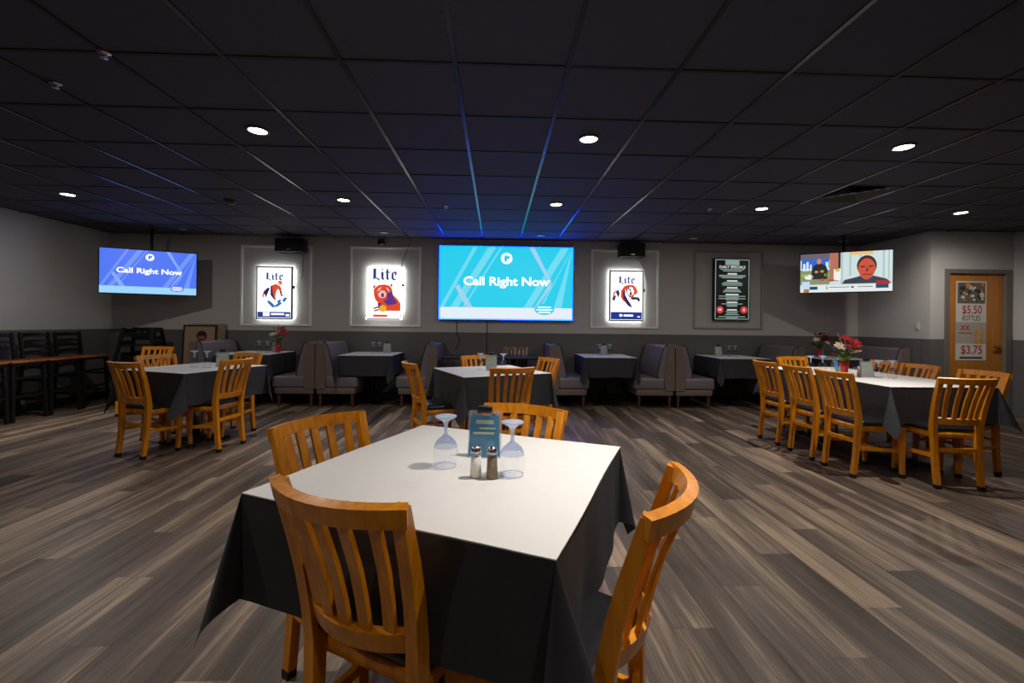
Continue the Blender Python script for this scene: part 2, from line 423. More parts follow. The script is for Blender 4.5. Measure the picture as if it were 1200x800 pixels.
for (i, j, lit, pw, lb) in [
    (-1, 1, 1, 0.85, 'lit round downlight in the ceiling nearest the camera, left of the middle'),
    (3, 1, 1, 1.0, 'lit round downlight in the ceiling nearest the camera, in the middle'),
    (7, 1, 1, 1.2, 'lit round downlight in the ceiling nearest the camera, on the right'),
    (-6, 4, 1, 1.4, 'lit round downlight near the left wall'),
    (-1, 4, 1, 0.8, 'lit round downlight above and before the bear signs on the left'),
    (3, 4, 1, 0.8, 'lit round downlight in front of the big screen'),
    (7, 4, 1, 1.0, 'lit round downlight in front of the daily specials board'),
    (11, 4, 1, 1.2, 'lit round downlight before the door, rightmost in the ceiling'),
    (-6, 7, 0, 0, 'unlit round downlight close to the back wall, above the left corner screen'),
    (-1, 7, 0, 0, 'unlit round downlight close to the back wall, above the second bear sign'),
    (3, 7, 0, 0, 'unlit round downlight close to the back wall, above the big screen'),
    (7, 7, 0, 0, 'unlit round downlight close to the back wall, above the daily specials board'),
    (11, 7, 0, 0, 'unlit round downlight close to the back wall, above the news screen'),
    (-1, -2, 1, 0.9, 'lit round downlight overhead, left of the near table'),
    (3, -2, 1, 1.22, 'lit round downlight overhead, right of the near table'),
    (7, -2, 1, 0.2, 'lit round downlight overhead, far right'),
    (-1, -5, 1, 0.85, 'lit round downlight behind the camera on the left'),
    (3, -5, 1, 0.6, 'lit round downlight behind the camera on the right'),
    ]:
    downlight(i, j, lit, lb, LG, pw, 0.45 if (i, j) == (11, 4) else 1.0, (6.75, 6.17, 1.25) if (i, j) == (11, 4) else None)
# air vent
vx, vy = TX0+(VENT[0]+0.5)*TS, TY0+(VENT[1]+0.5)*TS
t = thing('air_vent', 'square dark ceiling air vent with nested louvres', 'air vent', (vx, vy, ZC))
MB().box(-0.29, 0.29, -0.29, 0.29, 0.012, 0.02).build('backing', M_black, t)
for k, r_ in enumerate((0.28, 0.215, 0.15, 0.085)):
    m_ = MB()
    for a in range(4):
        q = a*PI/2; c, s = math.cos(q), math.sin(q); r2 = r_-0.05
        vs = [(-r_, -r_, -0.004), (r_, -r_, -0.004), (r2, -r2, 0.012), (-r2, -r2, 0.012)]
        vs = [(x*c-y*s, x*s+y*c, z) for x, y, z in vs]
        m_.add(vs, [(0, 1, 2, 3)])
    m_.build('louvre', M_ring, t)
# sprinklers and smoke detector
for (x, y, lb) in [(-2.07, 2.402, 'small pale sprinkler head in the near left ceiling'), (-2.63, 2.73, 'small sprinkler head further left in the ceiling'), (-0.62, 5.32, 'small sprinkler head in the ceiling before the big screen'), (2.53, 5.22, 'small sprinkler head in the ceiling right of the middle')]:
    t = thing('sprinkler_head', lb, 'sprinkler', (x, y, ZC), 0, 'ceiling sprinklers')
    MB().lathe([(0.001, 0.003), (0.03, 0.003), (0.03, -0.004), (0.014, -0.008), (0.012, -0.02), (0.001, -0.02)], 16).build('escutcheon', M_chrome, t)
    MB().lathe([(0.001, -0.026), (0.018, -0.027), (0.018, -0.024), (0.001, -0.02)], 16).build('deflector', M_chrome, t)
t = thing('smoke_detector', 'round dark smoke detector on the left part of the ceiling', 'smoke detector', (-3.11, 5.28, ZC))
MB().lathe([(0.065, 0.003), (0.065, -0.012), (0.05, -0.035), (0.02, -0.042), (0.001, -0.042)], 24).build('housing', M_ring, t)
MB().lathe([(0.001, -0.043), (0.01, -0.044), (0.012, -0.041)], 12).build('test_button', M_switch, t)

# ------------------------------------------------------------------ screens, signs and boards
def quad_frame(w, h, y0, y1, b):
    m_ = MB()
    for a in ((-w/2, w/2, h/2-b, h/2), (-w/2, w/2, -h/2, -h/2+b), (-w/2, -w/2+b, -h/2+b, h/2-b), (w/2-b, w/2, -h/2+b, h/2-b)):
        m_.box(a[0], a[1], y0, y1, a[2], a[3])
    return m_

def call_screen(tv, w, h, cols, k, d, pre):
    """blue slide with crossing stripes, lettering, a white bar and an oval badge"""
    y = -d/2-0.001
    E_bg, E_a, E_b, E_bar = [emit(pre+n, c, k) for n, c in zip((' slide blue', ' slide stripe', ' slide pale stripe', ' slide bar'), cols)]
    E_txt = emit(pre+' slide lettering', (1, 1, 1), k*1.15)
    sc = MB().flat(rect(-w/2, w/2, -h/2, h/2), y).build('screen', E_bg, tv)
    zb = -h/2+h*0.16; zt = h/2
    def para(x0, x1, sl, z0=zb, z1=zt):
        return [(x0, z0), (x1, z0), (min(w/2, x1+sl*(z1-z0)), z1), (min(w/2, x0+sl*(z1-z0)), z1)]
    st = MB(); u = w
    for x0, x1, sl in ((-0.50*u, -0.47*u, 0.55), (-0.42*u, -0.36*u, 0.62), (-0.33*u, -0.315*u, 0.62), (0.13*u, 0.19*u, 0.62), (0.25*u, 0.27*u, 0.62), (0.36*u, 0.42*u, 0.42)):
        MB().flat(para(x0, x1, sl), y-0.0006).build('stripe', E_a, sc)
    MB().flat([(-0.30*u, zb), (-0.25*u, zb), (-0.36*u, zb+h*0.32), (-0.385*u, zb+h*0.28)], y-0.0009).build('chevron', E_b, sc)
    st = MB()
    st.flat([(0.17*u, zt), (0.21*u, zt), (0.34*u, zb+h*0.38), (0.34*u, zb+h*0.30)], y-0.0009)
    st.flat([(0.34*u, zb+h*0.38), (0.34*u, zb+h*0.30), (0.23*u, zb), (0.21*u, zb)], y-0.0010)
    st.build('chevron', E_b, sc)
    MB().flat(rect(-w/2, w/2, -h/2, zb), y-0.0012).build('footer_bar', E_bar, sc)
    MB().flat(circle(0.29*u, zb-h*0.02, 0.075*u, h*0.075, 28), y-0.0015).build('badge', E_bg, sc)
    bl = MB()
    for q, ww in ((0.03, 0.05), (-0.005, 0.062), (-0.04, 0.045)): bl.flat(rect(0.29*u-ww*u, 0.29*u+ww*u, zb-h*0.02+q*h-0.008*h, zb-h*0.02+q*h+0.010*h), y-0.0018)
    bl.build('badge_lines', E_txt, sc)
    text('lettering', 'Call Right Now', h*0.165, E_txt, sc, 0.0, 0.02*h, y-0.0016, bold=h*0.005, sx=1.16)
    MB().flat(circle(0, h*0.345, h*0.08, None, 28), y-0.0013).build('logo_disc', E_txt, sc)
    lg = MB(); lg.flat(circle(-0.012*h, h*0.345, h*0.022, h*0.05, 12), y-0.0018); lg.flat(circle(0.025*h, h*0.36, h*0.02, h*0.025, 12), y-0.0018)
    lg.build('logo_mark', E_bg, sc)
    dt = MB()
    for a in range(4):
        for b in range(4): dt.flat(circle(0.43*u+a*0.012*u, h*0.40-b*h*0.03, 0.0025*u, None, 6), y-0.0014)
    dt.build('dot_grid', E_b, sc)
    return sc

# big screen in the middle of the back wall
M_tvframe = mat('glossy screen bezel', lin(12, 14, 26), 0.2, var=0.1)
W0, H0 = 2.235, 1.232
tv = thing('television', 'very large wall screen with turquoise Call Right Now slide', 'television', (0.155, YB-0.075, 1.912))
MB().rbox(-W0/2, W0/2, -0.022, 0.045, -H0/2, H0/2, 0.008).build('housing', M_tvframe, tv)
MB().box(-0.4, 0.4, 0.04, 0.0745, -0.3, 0.3).build('wall_bracket', M_black, tv)
call_screen(tv, 2.19, 1.187, (lin(38, 206, 236), lin(112, 220, 242), lin(160, 210, 240), lin(228, 238, 248)), 1.0, 0.045, 'big')
ls = MB(); a_, b_, q_ = W0/2-0.012, H0/2-0.012, 0.003
for p_ in (rect(-a_, a_, b_-q_, b_), rect(-a_, a_, -b_, -b_+q_), rect(-a_, -a_+q_, -b_+q_, b_-q_), rect(a_-q_, a_, -b_+q_, b_-q_)): ls.flat(p_, -0.0226)
ls.build('added_glow_strip', emit('added blue glow strip', (0.0, 0.008, 1.0), 300.0), tv)  # invented strip, added to throw blue onto the ceiling
# corner screen on the left
def corner_mount(tv, h, z):
    m_ = MB(); m_.tube([(0, 0.09, 0.05), (0, 0.09, ZC-z)], 0.018, 10); m_.build('mount_pole', M_black, tv)
    MB().box(-0.12, 0.12, 0.02, 0.09, -0.1, 0.12).build('mount_plate', M_black, tv)
    MB().lathe([(0.06, 0), (0.06, -0.012), (0.001, -0.012)], 16, (0, 0.09, ZC-z)).build('mount_flange', M_black, tv)
z = 1.953
tv = thing('television', 'wide wall screen with royal blue Call Right Now slide in the left corner', 'television', (-5.21, 6.865, z), math.radians(27))
MB().rbox(-0.585, 0.585, -0.02, 0.03, -0.335, 0.335, 0.006).build('housing', M_tvframe, tv)
call_screen(tv, 1.145, 0.645, (lin(78, 118, 244), lin(112, 150, 248), lin(132, 170, 250), lin(158, 214, 250)), 1.0, 0.041, 'corner')
corner_mount(tv, 0.67, z)
# news screen in the right corner
z = 2.085
tv = thing('television', 'wide wall screen showing two men on a news show in the right corner', 'television', (5.292, 6.60, z), math.radians(-31.9))
MB().rbox(-0.575, 0.575, -0.02, 0.03, -0.315, 0.315, 0.006).build('housing', M_tvframe, tv)
corner_mount(tv, 0.62, z)
w_, h_ = 1.13, 0.60; y = -0.0215
def scr(polys, col, name, lay, k=1.0, parent=None):
    m_ = MB()
    mt = emit('news '+name, lin(*col), k); o = None
    for p in polys: o = MB().flat(p, y-lay*0.0006).build(name, mt, parent)
    return o
sc = scr([rect(-w_/2, w_/2, -h_/2, h_/2)], (205, 222, 222), 'screen', 0, 1.0, tv)
X = lambda a: (a-0.5)*w_
Zs = lambda a: (0.5-a)*h_
R = lambda a0, a1, b0, b1: rect(X(a0), X(a1), Zs(b1), Zs(b0))
scr([R(0.46, 0.48, 0.0, 0.8), R(0.55, 0.57, 0, 0.6), R(0.66, 0.675, 0, 0.2), R(0.90, 0.92, 0, 0.7), R(0.955, 0.97, 0, 0.7)], (168, 196, 196), 'curtain_folds', 1, 1, sc)
scr([R(0.56, 0.80, 0.0, 0.08)], (236, 190, 120), 'curtain_top', 2, 1, sc)
scr([R(0, 0.335, 0, 0.16)], (120, 110, 120), 'studio_ceiling', 1, 0.8, sc)
scr([R(0.015, 0.33, 0.13, 0.38)], (50, 105, 205), 'backdrop', 2, 1, sc)
scr([R(0.03, 0.06, 0.25, 0.44), R(0.07, 0.095, 0.2, 0.44), R(0.11, 0.13, 0.27, 0.44), R(0.29, 0.32, 0.22, 0.44)], (215, 232, 245), 'skyline', 3, 1, sc)
scr([R(0.335, 0.43, 0, 0.72)], (190, 120, 96), 'brick_column', 2, 0.9, sc)
scr([R(0.43, 0.455, 0, 0.4)], (60, 40, 34), 'column_shadow', 2, 0.8, sc)
scr([R(0, 0.335, 0.42, 0.8)], (150, 160, 120), 'kitchen_counter', 2, 0.8, sc)
scr([circle(X(0.05), Zs(0.55), 0.05, 0.02, 14), circle(X(0.30), Zs(0.55), 0.03, 0.03, 14)], (150, 190, 40), 'greens', 4, 1, sc)
scr([circle(X(0.10), Zs(0.6), 0.06, 0.04, 14), R(0.38, 0.46, 0.42, 0.7)], (238, 240, 236), 'plates', 4, 1, sc)
scr([R(0.40, 0.445, 0.42, 0.48)], (225, 190, 40), 'yellow_tag', 5, 1, sc)
scr([circle(X(0.215), Zs(0.20), 0.028, 0.045, 16)], (220, 140, 100), 'host_head', 5, 0.9, sc)
scr([[(X(0.13), Zs(0.66)), (X(0.13), Zs(0.42)), (X(0.155), Zs(0.30)), (X(0.20), Zs(0.26)), (X(0.24), Zs(0.26)), (X(0.29), Zs(0.31)), (X(0.315), Zs(0.44)), (X(0.31), Zs(0.66))]], (36, 44, 44), 'host_shirt', 4, 0.8, sc)
scr([circle(X(0.185), Zs(0.47), 0.026, 0.02, 10), circle(X(0.25), Zs(0.46), 0.026, 0.02, 10)], (215, 140, 105), 'host_hands', 6, 0.9, sc)
scr([circle(X(0.25), Zs(0.68), 0.04, 0.02, 12), circle(X(0.35), Zs(0.7), 0.05, 0.02, 12)], (190, 90, 70), 'food', 5, 0.9, sc)
scr([[(X(0.47), Zs(0.80)), (X(0.50), Zs(0.70)), (X(0.62), Zs(0.64)), (X(0.68), Zs(0.60)), (X(0.82), Zs(0.62)), (X(0.94), Zs(0.70)), (X(0.99), Zs(0.80))]], (62, 66, 84), 'guest_jacket', 3, 0.8, sc)
scr([circle(X(0.735), Zs(0.36), 0.118, 0.155, 24)], (66, 40, 30), 'guest_hair', 4, 0.8, sc)
scr([[(X(0.735+0.092*math.sin(a)*(1-0.12*max(0, -math.cos(a)))), Zs(0.44-0.265*math.cos(a))) for a in [2*PI*k/24 for k in range(24)]]], (206, 84, 58), 'guest_face', 5, 0.95, sc)
scr([R(0.665, 0.72, 0.365, 0.39), R(0.755, 0.81, 0.36, 0.385), R(0.69, 0.79, 0.565, 0.585), R(0.725, 0.755, 0.48, 0.5)], (110, 26, 20), 'guest_features', 6, 0.8, sc)
scr([circle(X(0.695), Zs(0.40), 0.016, 0.008, 10), circle(X(0.78), Zs(0.395), 0.016, 0.008, 10), circle(X(0.74), Zs(0.45), 0.014, 0.03, 10)], (160, 44, 28), 'guest_shading', 7, 0.8, sc)
scr([R(0, 1, 0.83, 1.0)], (226, 232, 234), 'caption_bar', 6, 1, sc)
scr([R(0.05, 0.20, 0.85, 0.93), R(0.83, 0.96, 0.83, 0.92)], (20, 80, 110), 'caption_box', 7, 0.8, sc)
scr([R(0.02, 0.11, 0.72, 0.92)], (190, 220, 240), 'chef_badge', 8, 1, sc)
scr([circle(X(0.07), Zs(0.96), 0.04, 0.03, 12)], (200, 120, 90), 'badge_hand', 9, 0.8, sc)
scr([R(0.30, 0.31, 0.85, 0.93), R(0.57, 0.60, 0.86, 0.9), R(0.64, 0.80, 0.87, 0.885), R(0.33, 0.55, 0.87, 0.885)], (60, 70, 80), 'caption_lines', 8, 0.8, sc)
scr([R(0.83, 0.97, 0.74, 0.83)], (190, 30, 40), 'live_box', 7, 0.9, sc)

# backlit bear signs
LITE = [[(.06, .98), (.22, 1.0), (.25, .95), (.25, .22), (.12, .12), (.06, .16)], [(.0, .08), (.08, .2), (.22, .2), (.34, .1), (.46, .0), (.52, .06), (.38, .22), (.25, .26), (.1, .16)],
        [(.56, .66), (.64, .76), (.73, .68), (.73, .22), (.80, .17), (.70, .06), (.59, .15)], [(.65, .84), (.72, .91), (.65, .98), (.58, .91)],
        [(.90, .9), (1.04, 1.0), (1.04, .22), (1.12, .17), (1.01, .05), (.90, .16)], [(.82, .66), (1.18, .66), (1.18, .74), (.86, .74)],
        [(1.24, .6), (1.34, .73), (1.38, .7), (1.38, .24), (1.48, .14), (1.56, .2), (1.58, .14), (1.42, .03), (1.24, .17)], [(1.35, .73), (1.5, .78), (1.60, .66), (1.54, .46), (1.46, .44), (1.46, .62), (1.37, .66)]]
E_white = emit('lightbox white', (1.0, 0.985, 0.97), 1.25)
E_halo = emit('white led strip', (0.93, 1.0, 0.98), 26.0)
def sc_col(name, rgb, k=0.95): return emit('sign '+name, lin(*rgb), k)
E_navy, E_orange, E_blue, E_purple, E_gold, E_letter = sc_col('navy', (26, 30, 88)), sc_col('orange', (226, 74, 34)), sc_col('blue', (40, 110, 190)), sc_col('purple', (92, 50, 130)), sc_col('gold', (240, 180, 30)), sc_col('letter blue', (44, 64, 130))
M_signframe = mat('brushed grey sign frame', lin(72, 78, 84), 0.35, 0.6)
def lite(par, x, zc, s, y, sx=1.3):
    for k in range(0, 8, 2):
        m_ = MB()
        for p in LITE[k:k+2]: m_.flat([(x+(a-0.79)*s*sx, zc+(b-0.5)*s) for a, b in p], y-0.00005*(p is LITE[k]))
        m_.build('letter', E_letter, par)
def halo(t, w, h, yb):
    """led strip on the back of the lightbox, shining on the wall"""
    m_ = quad_frame(w-0.03, h-0.03, yb-0.004, yb, 0.02)
    m_.build('led_strip', E_halo, t)
def shp(par, name, m, polys, w, h, y):
    for p in polys: q = MB().flat([((a-0.5)*w, (0.5-b)*h) for a, b in p], y).build(name, m, par)
    return q
def bear_sign(x, z, w, h, label, kind):
    t = thing('lightbox_sign', label, 'sign', (x, YB-0.055, z), 0, 'backlit bear signs')
    yb = 0.014; yf = -0.016
    MB().rbox(-w/2, w/2, yf, yb, -h/2, h/2, 0.006).build('housing', M_signframe, t)
    MB().box(-0.06, 0.06, yb, 0.0545, -h*0.3, h*0.3).build('wall_bracket', M_black, t)
    halo(t, w, h, yb+0.006)
    f = MB().flat(rect(-w/2+0.022, w/2-0.022, -h/2+0.022, h/2-0.022), yf-0.001).build('face', E_white, t)
    lite(f, 0, h*0.305, h*0.155, yf-0.003)
    y1, y2, y3 = yf-0.003, yf-0.004, yf-0.005
    if kind == 'climb':
        shp(f, 'bear_shadow', E_navy, [[(.16, .58), (.22, .47), (.33, .40), (.38, .42), (.30, .55), (.27, .60), (.24, .52)], [(.40, .37), (.50, .35), (.56, .46), (.52, .60), (.56, .64), (.50, .63), (.40, .54)], [(.64, .44), (.70, .46), (.72, .52), (.66, .50)]], w, h, y1)
        shp(f, 'bear_coat', E_orange, [[(.44, .36), (.54, .33), (.66, .37), (.71, .44), (.66, .47), (.60, .42), (.55, .48), (.52, .56), (.56, .64), (.51, .62), (.46, .50)], [(.19, .60), (.23, .58), (.21, .50), (.26, .44), (.20, .50)], [(.60, .30), (.64, .27), (.70, .28), (.72, .34), (.66, .36)], [(.66, .50), (.74, .53), (.75, .56), (.68, .56)]], w, h, y2)
        shp(f, 'bear_face', emit('sign cream', lin(236, 206, 180), 1), [circle(.64, .345, .045, .03, 10)], w, h, y3)
        shp(f, 'water', E_blue, [[(.30, .64), (.40, .66), (.52, .74), (.46, .78), (.34, .70)], [(.46, .78), (.56, .72), (.66, .66), (.72, .70), (.60, .76)], [(.72, .64), (.80, .58), (.86, .60), (.78, .68)], [(.18, .77), (.30, .73), (.28, .75)], [(.58, .66), (.66, .62), (.70, .64), (.62, .70)]], w, h, y2)
        shp(f, 'footer', sc_col('royal footer', (24, 54, 150)), [[(.05, .86), (.95, .86), (.95, .965), (.05, .965)]], w, h, y1)
        shp(f, 'footer_print', E_white, [[(.20, .868), (.38, .868), (.38, .94), (.20, .94)], [(.42, .885), (.78, .885), (.78, .92), (.42, .92)], [(.82, .90), (.92, .90), (.92, .94), (.82, .94)]], w, h, y2)
    else:
        shp(f, 'bear_shadow', E_navy, [[(.08, .58), (.12, .50), (.20, .50), (.17, .56), (.16, .60)], [(.18, .42), (.26, .38), (.30, .46), (.26, .54), (.22, .48)], [(.36, .40), (.46, .36), (.46, .48), (.54, .58), (.62, .66), (.68, .74), (.56, .70), (.42, .60), (.36, .50)], [(.60, .54), (.72, .52), (.86, .53), (.90, .58), (.86, .62), (.80, .57), (.68, .58)]], w, h, y1)
        shp(f, 'bear_coat', E_orange, [[(.34, .40), (.44, .31), (.56, .285), (.70, .29), (.78, .34), (.80, .40), (.84, .37), (.80, .46), (.72, .48), (.70, .53), (.58, .53), (.50, .44), (.46, .36), (.40, .42), (.40, .54), (.50, .64), (.40, .60), (.33, .52)], [(.10, .52), (.12, .44), (.20, .38), (.16, .46), (.13, .53)]], w, h, y2)
        shp(f, 'bear_face', E_white, [circle(.62, .41, .10, .085, 14)], w, h, y3)
        shp(f, 'bear_features', E_navy, [circle(.60, .38, .028, .022, 8), circle(.62, .46, .04, .03, 8), [(.54, .34), (.58, .33), (.57, .37), (.54, .38)], [(.68, .37), (.72, .36), (.70, .40)]], w, h, y3-0.001)
        shp(f, 'bear_tongue', E_orange, [circle(.62, .42, .03, .014, 8)], w, h, y3-0.0015)
        shp(f, 'footer', sc_col('royal footer', (20, 50, 150)), [[(.05, .82), (.95, .82), (.95, .965), (.05, .965)]], w, h, y1)
        shp(f, 'footer_print', E_white, [circle(.34, .885, .05, .028, 10), [(.42, .868), (.70, .868), (.70, .905), (.42, .905)], [(.82, .90), (.90, .90), (.90, .92), (.82, .92)]], w, h, y2)
    # small power box on its side
    MB().box(w/2, w/2+0.025, -0.01, 0.014, h*0.08, h*0.14).build('power_box', M_black, t)
    return t
bear_sign(-3.628, 1.705, 0.585, 0.862, 'framed backlit Lite sign with a bear over blue water, leftmost', 'climb')
bear_sign(2.170, 1.733, 0.580, 0.853, 'framed backlit Lite sign with a striding bear, right of the big screen', 'stride')
# cut-out bear sign with no frame
w, h = 0.56, 0.75
t = thing('lightbox_sign', 'frameless backlit Lite sign with a bear holding a beer, on a shelf base', 'sign', (-1.842, YB-0.075, 1.778), 0, 'backlit bear signs')
MB().rbox(-w/2, w/2, -0.025, 0.03, -h/2, h/2, 0.012).build('housing', E_white, t)
MB().box(-0.06, 0.06, 0.03, 0.0745, -h*0.3, h*0.3).build('wall_bracket', M_black, t)
halo(t, w+0.02, h+0.01, 0.036)
lite(t, 0.0, 0.245, 0.20, -0.028, 1.25)
shp(t, 'bear_coat', E_orange, [[(.20, .62), (.19, .50), (.26, .44), (.34, .40), (.50, .385), (.64, .41), (.72, .48), (.74, .60), (.88, .70), (.97, .80), (.97, .96), (.40, .96), (.34, .80), (.24, .72)], [(.16, .46), (.20, .40), (.26, .42), (.20, .48)], [(.66, .40), (.70, .36), (.74, .40), (.70, .45)]], w, h, -0.028)
shp(t, 'bear_shadow', E_purple, [[(.58, .58), (.72, .52), (.78, .68), (.88, .78), (.80, .82), (.60, .84), (.52, .78), (.46, .76), (.52, .72), (.58, .70)], [(.30, .80), (.40, .78), (.44, .90), (.36, .94)]], w, h, -0.0285)
shp(t, 'bear_muzzle', emit('sign pink', lin(250, 190, 180), 1), [circle(.44, .60, .12, .085, 14), [(.28, .56), (.32, .48), (.42, .44), (.40, .48), (.34, .52)], [(.54, .44), (.62, .48), (.66, .56), (.60, .52)]], w, h, -0.029)
shp(t, 'bear_features', E_purple, [circle(.45, .62, .045, .05, 10), circle(.34, .55, .03, .018, 8), circle(.56, .54, .03, .018, 8)], w, h, -0.0295)
shp(t, 'beer_glass', E_gold, [circle(.46, .91, .11, .075, 14)], w, h, -0.0295)
shp(t, 'paw', sc_col('paw', (150, 60, 60)), [[(.18, .90), (.34, .86), (.38, .89), (.20, .93)], [(.20, .95), (.36, .92), (.36, .95), (.22, .98)]], w, h, -0.0298)
bs = MB().rbox(-0.30, 0.29, -0.055, 0.03, -0.495, -0.382, 0.006).build('base', E_white, t)
mm = MB(); mm.flat(rect(-0.17, 0.06, -0.445, -0.41), -0.0562); mm.build('base_print', E_orange, bs)
mm = MB(); mm.flat(rect(-0.295, 0.285, -0.385, -0.38), -0.056); mm.flat(rect(-0.27, 0.26, -0.49, -0.475), -0.0562); mm.flat(rect(-0.295, -0.285, -0.45, -0.40), -0.0562); mm.flat(rect(0.275, 0.285, -0.45, -0.40), -0.0562); mm.build('base_lines', E_navy, bs)
MB().box(w/2, w/2+0.03, -0.01, 0.03, 0.06, 0.10).build('power_box', M_black, t)
# daily specials board
w, h = 0.62, 1.045
t = thing('menu_board', 'black screen board listing daily specials in pale lettering', 'menu board', (3.966, YB-0.06, 1.864))
MB().rbox(-w/2, w/2, -0.02, 0.059, -h/2, h/2, 0.006).build('housing', M_plastic, t)
E_mint = emit('pale mint print', lin(150, 178, 166), 0.75); E_ink = emit('white print', lin(236, 230, 232), 0.85); E_redd = emit('red disc', lin(214, 60, 60), 0.85); E_dk = emit('dark screen', lin(8, 14, 16), 0.6)
f = MB().flat(rect(-w/2+0.012, w/2-0.012, -h/2+0.012, h/2-0.012), -0.021).build('screen', E_dk, t)
bm_ = quad_frame(w-0.035, h-0.035, -0.0222, -0.0216, 0.012); bm_.build('border', E_mint, f)
MB().flat(rect(-0.12, 0.12, 0.41, 0.49), -0.0222).build('heading_band', E_mint, f)
text('heading', 'DAILY SPECIALS', 0.062, E_ink, f, 0, 0.375, -0.0224, bold=0.0012, sx=1.02)
rows = MB(); ttl = MB()
for (zc, wd) in [(.335, .40), (.31, .32), (.235, .46), (.215, .44), (.195, .36), (.115, .30), (.095, .36), (.07, .34), (.0, .24), (-.02, .28), (-.04, .32), (-.115, .46), (-.135, .22), (-.155, .46), (-.175, .22), (-.245, .36), (-.265, .18), (-.285, .18), (-.375, .22), (-.40, .18), (-.425, .24), (-.46, .46), (-.48, .2)]:
    rows.flat(rect(-wd/2, wd/2, zc-0.007, zc+0.007), -0.0224)
for zc, wd in [(.262, .16), (.143, .18), (.028, .18), (-.087, .22), (-.218, .18), (-.345, .17)]:
    ttl.flat(rect(-wd/2, wd/2, zc-0.011, zc+0.011), -0.0224)
rows.build('text_lines', E_mint, f); ttl.build('row_titles', E_ink, f)
for s in (-1, 1):
    dsc = MB().flat(circle(s*0.205, -0.345, 0.062, None, 24), -0.0226).build('red_disc', E_redd, f)
    text('disc_mark', 'M' if s < 0 else '8', 0.07, E_ink, f, s*0.205, -0.345, -0.0232, bold=0.001)
# speakers and camera under the ceiling
def speaker(x, z, w, h, label):
    t = thing('loudspeaker', label, 'loudspeaker', (x, YB-0.13, z), 0, 'wall loudspeakers')
    MB().rbox(-w/2, w/2, -0.10, 0.09, -h/2, h/2, 0.012).build('cabinet', M_plastic, t)
    MB().rbox(-w/2+0.02, w/2-0.02, -0.108, -0.1, -h/2+0.02, h/2-0.02, 0.003).build('grille', mat('black speaker mesh', lin(20, 22, 26), 0.7, var=0.5, scale=300), t)
    MB().box(-0.04, 0.04, 0.09, 0.129, -0.05, 0.05).build('wall_bracket', M_black, t)
    MB().box(-0.035, 0.035, -0.111, -0.107, -h/2+0.03, -h/2+0.045).build('badge', M_chrome, t)
speaker(-3.33, 2.464, 0.455, 0.215, 'black box loudspeaker above the leftmost bear sign')
speaker(2.222, 2.477, 0.42, 0.225, 'black box loudspeaker above the striding bear sign')
t = thing('security_camera', 'small black security camera above the frameless bear sign', 'camera', (-1.91, YB, 2.56))
MB().lathe([(0.001, 0.05), (0.05, 0.05), (0.05, 0.035), (0.02, 0.03)], 16, (0, -0.06, 0)).build('base', M_black, t)
MB().rbox(-0.05, 0.06, -0.13, -0.03, -0.05, 0.03, 0.02).build('body', M_black, t)
MB().box(-0.03, 0.03, -0.06, 0, 0.02, 0.05).build('wall_plate', M_black, t)
MB().lathe([(0.001, 0.0), (0.022, 0.0), (0.022, 0.01)], 14, (0.02, -0.125, -0.052)).build('lens', M_chrome, t)
# cables
def cable(pts, label, r=0.005): 
    return tag(MB().tube(pts, r, 6).build('cable', M_black), label, 'cable', 'wall cables')
cable([(-0.66, YB-0.012, 1.29), (-0.66, YB-0.012, 1.12), (-0.655, YB-0.014, 1.05), (-0.60, YB-0.014, 0.98), (-0.63, YB-0.014, 0.9), (-0.68, YB-0.014, 0.8)], 'crooked black cable below the big screen, on the left')
cable([(-0.16, YB-0.012, 1.29), (-0.16, YB-0.013, 1.0), (-0.155, YB-0.013, 0.7), (-0.16, YB-0.013, 0.4)], 'straight black cable hanging below the middle of the big screen')
cable([(-1.47, YB-0.008, 2.56), (-1.50, YB-0.022, 2.42), (-1.56, YB-0.014, 2.28), (-1.60, YB-0.03, 2.12)], 'thin black cable running up from the frameless bear sign')
cable([(-3.20, YB-0.008, 2.36), (-3.205, YB-0.008, 2.0), (-3.30, YB-0.03, 1.80)], 'thin black cable from loudspeaker to leftmost bear sign', 0.004)
cable([(2.38, YB-0.008, 2.37), (2.485, YB-0.008, 2.2), (2.485, YB-0.03, 1.84)], 'thin black cable from loudspeaker to striding bear sign', 0.004)
# switch, outlet
for nm, lb, loc, rz in [('light_switch', 'pale light switch on the wall beside the door corner', (XR-0.0005, 6.36, 1.27), -PI/2), ('wall_outlet', 'pale wall outlet low on the left wall behind the bar stools', (XL+0.0065, 6.42, 0.42), PI/2)]:
    t = thing(nm, lb, nm.split('_')[1], loc, rz)
    MB().rbox(-0.035, 0.035, -0.008, 0, -0.058, 0.058, 0.003).build('plate', M_switch, t)
    MB().box(-0.008, 0.008, -0.014, -0.006, -0.014, 0.014).build('toggle' if nm == 'light_switch' else 'socket', M_paper if nm == 'light_switch' else M_gap, t)
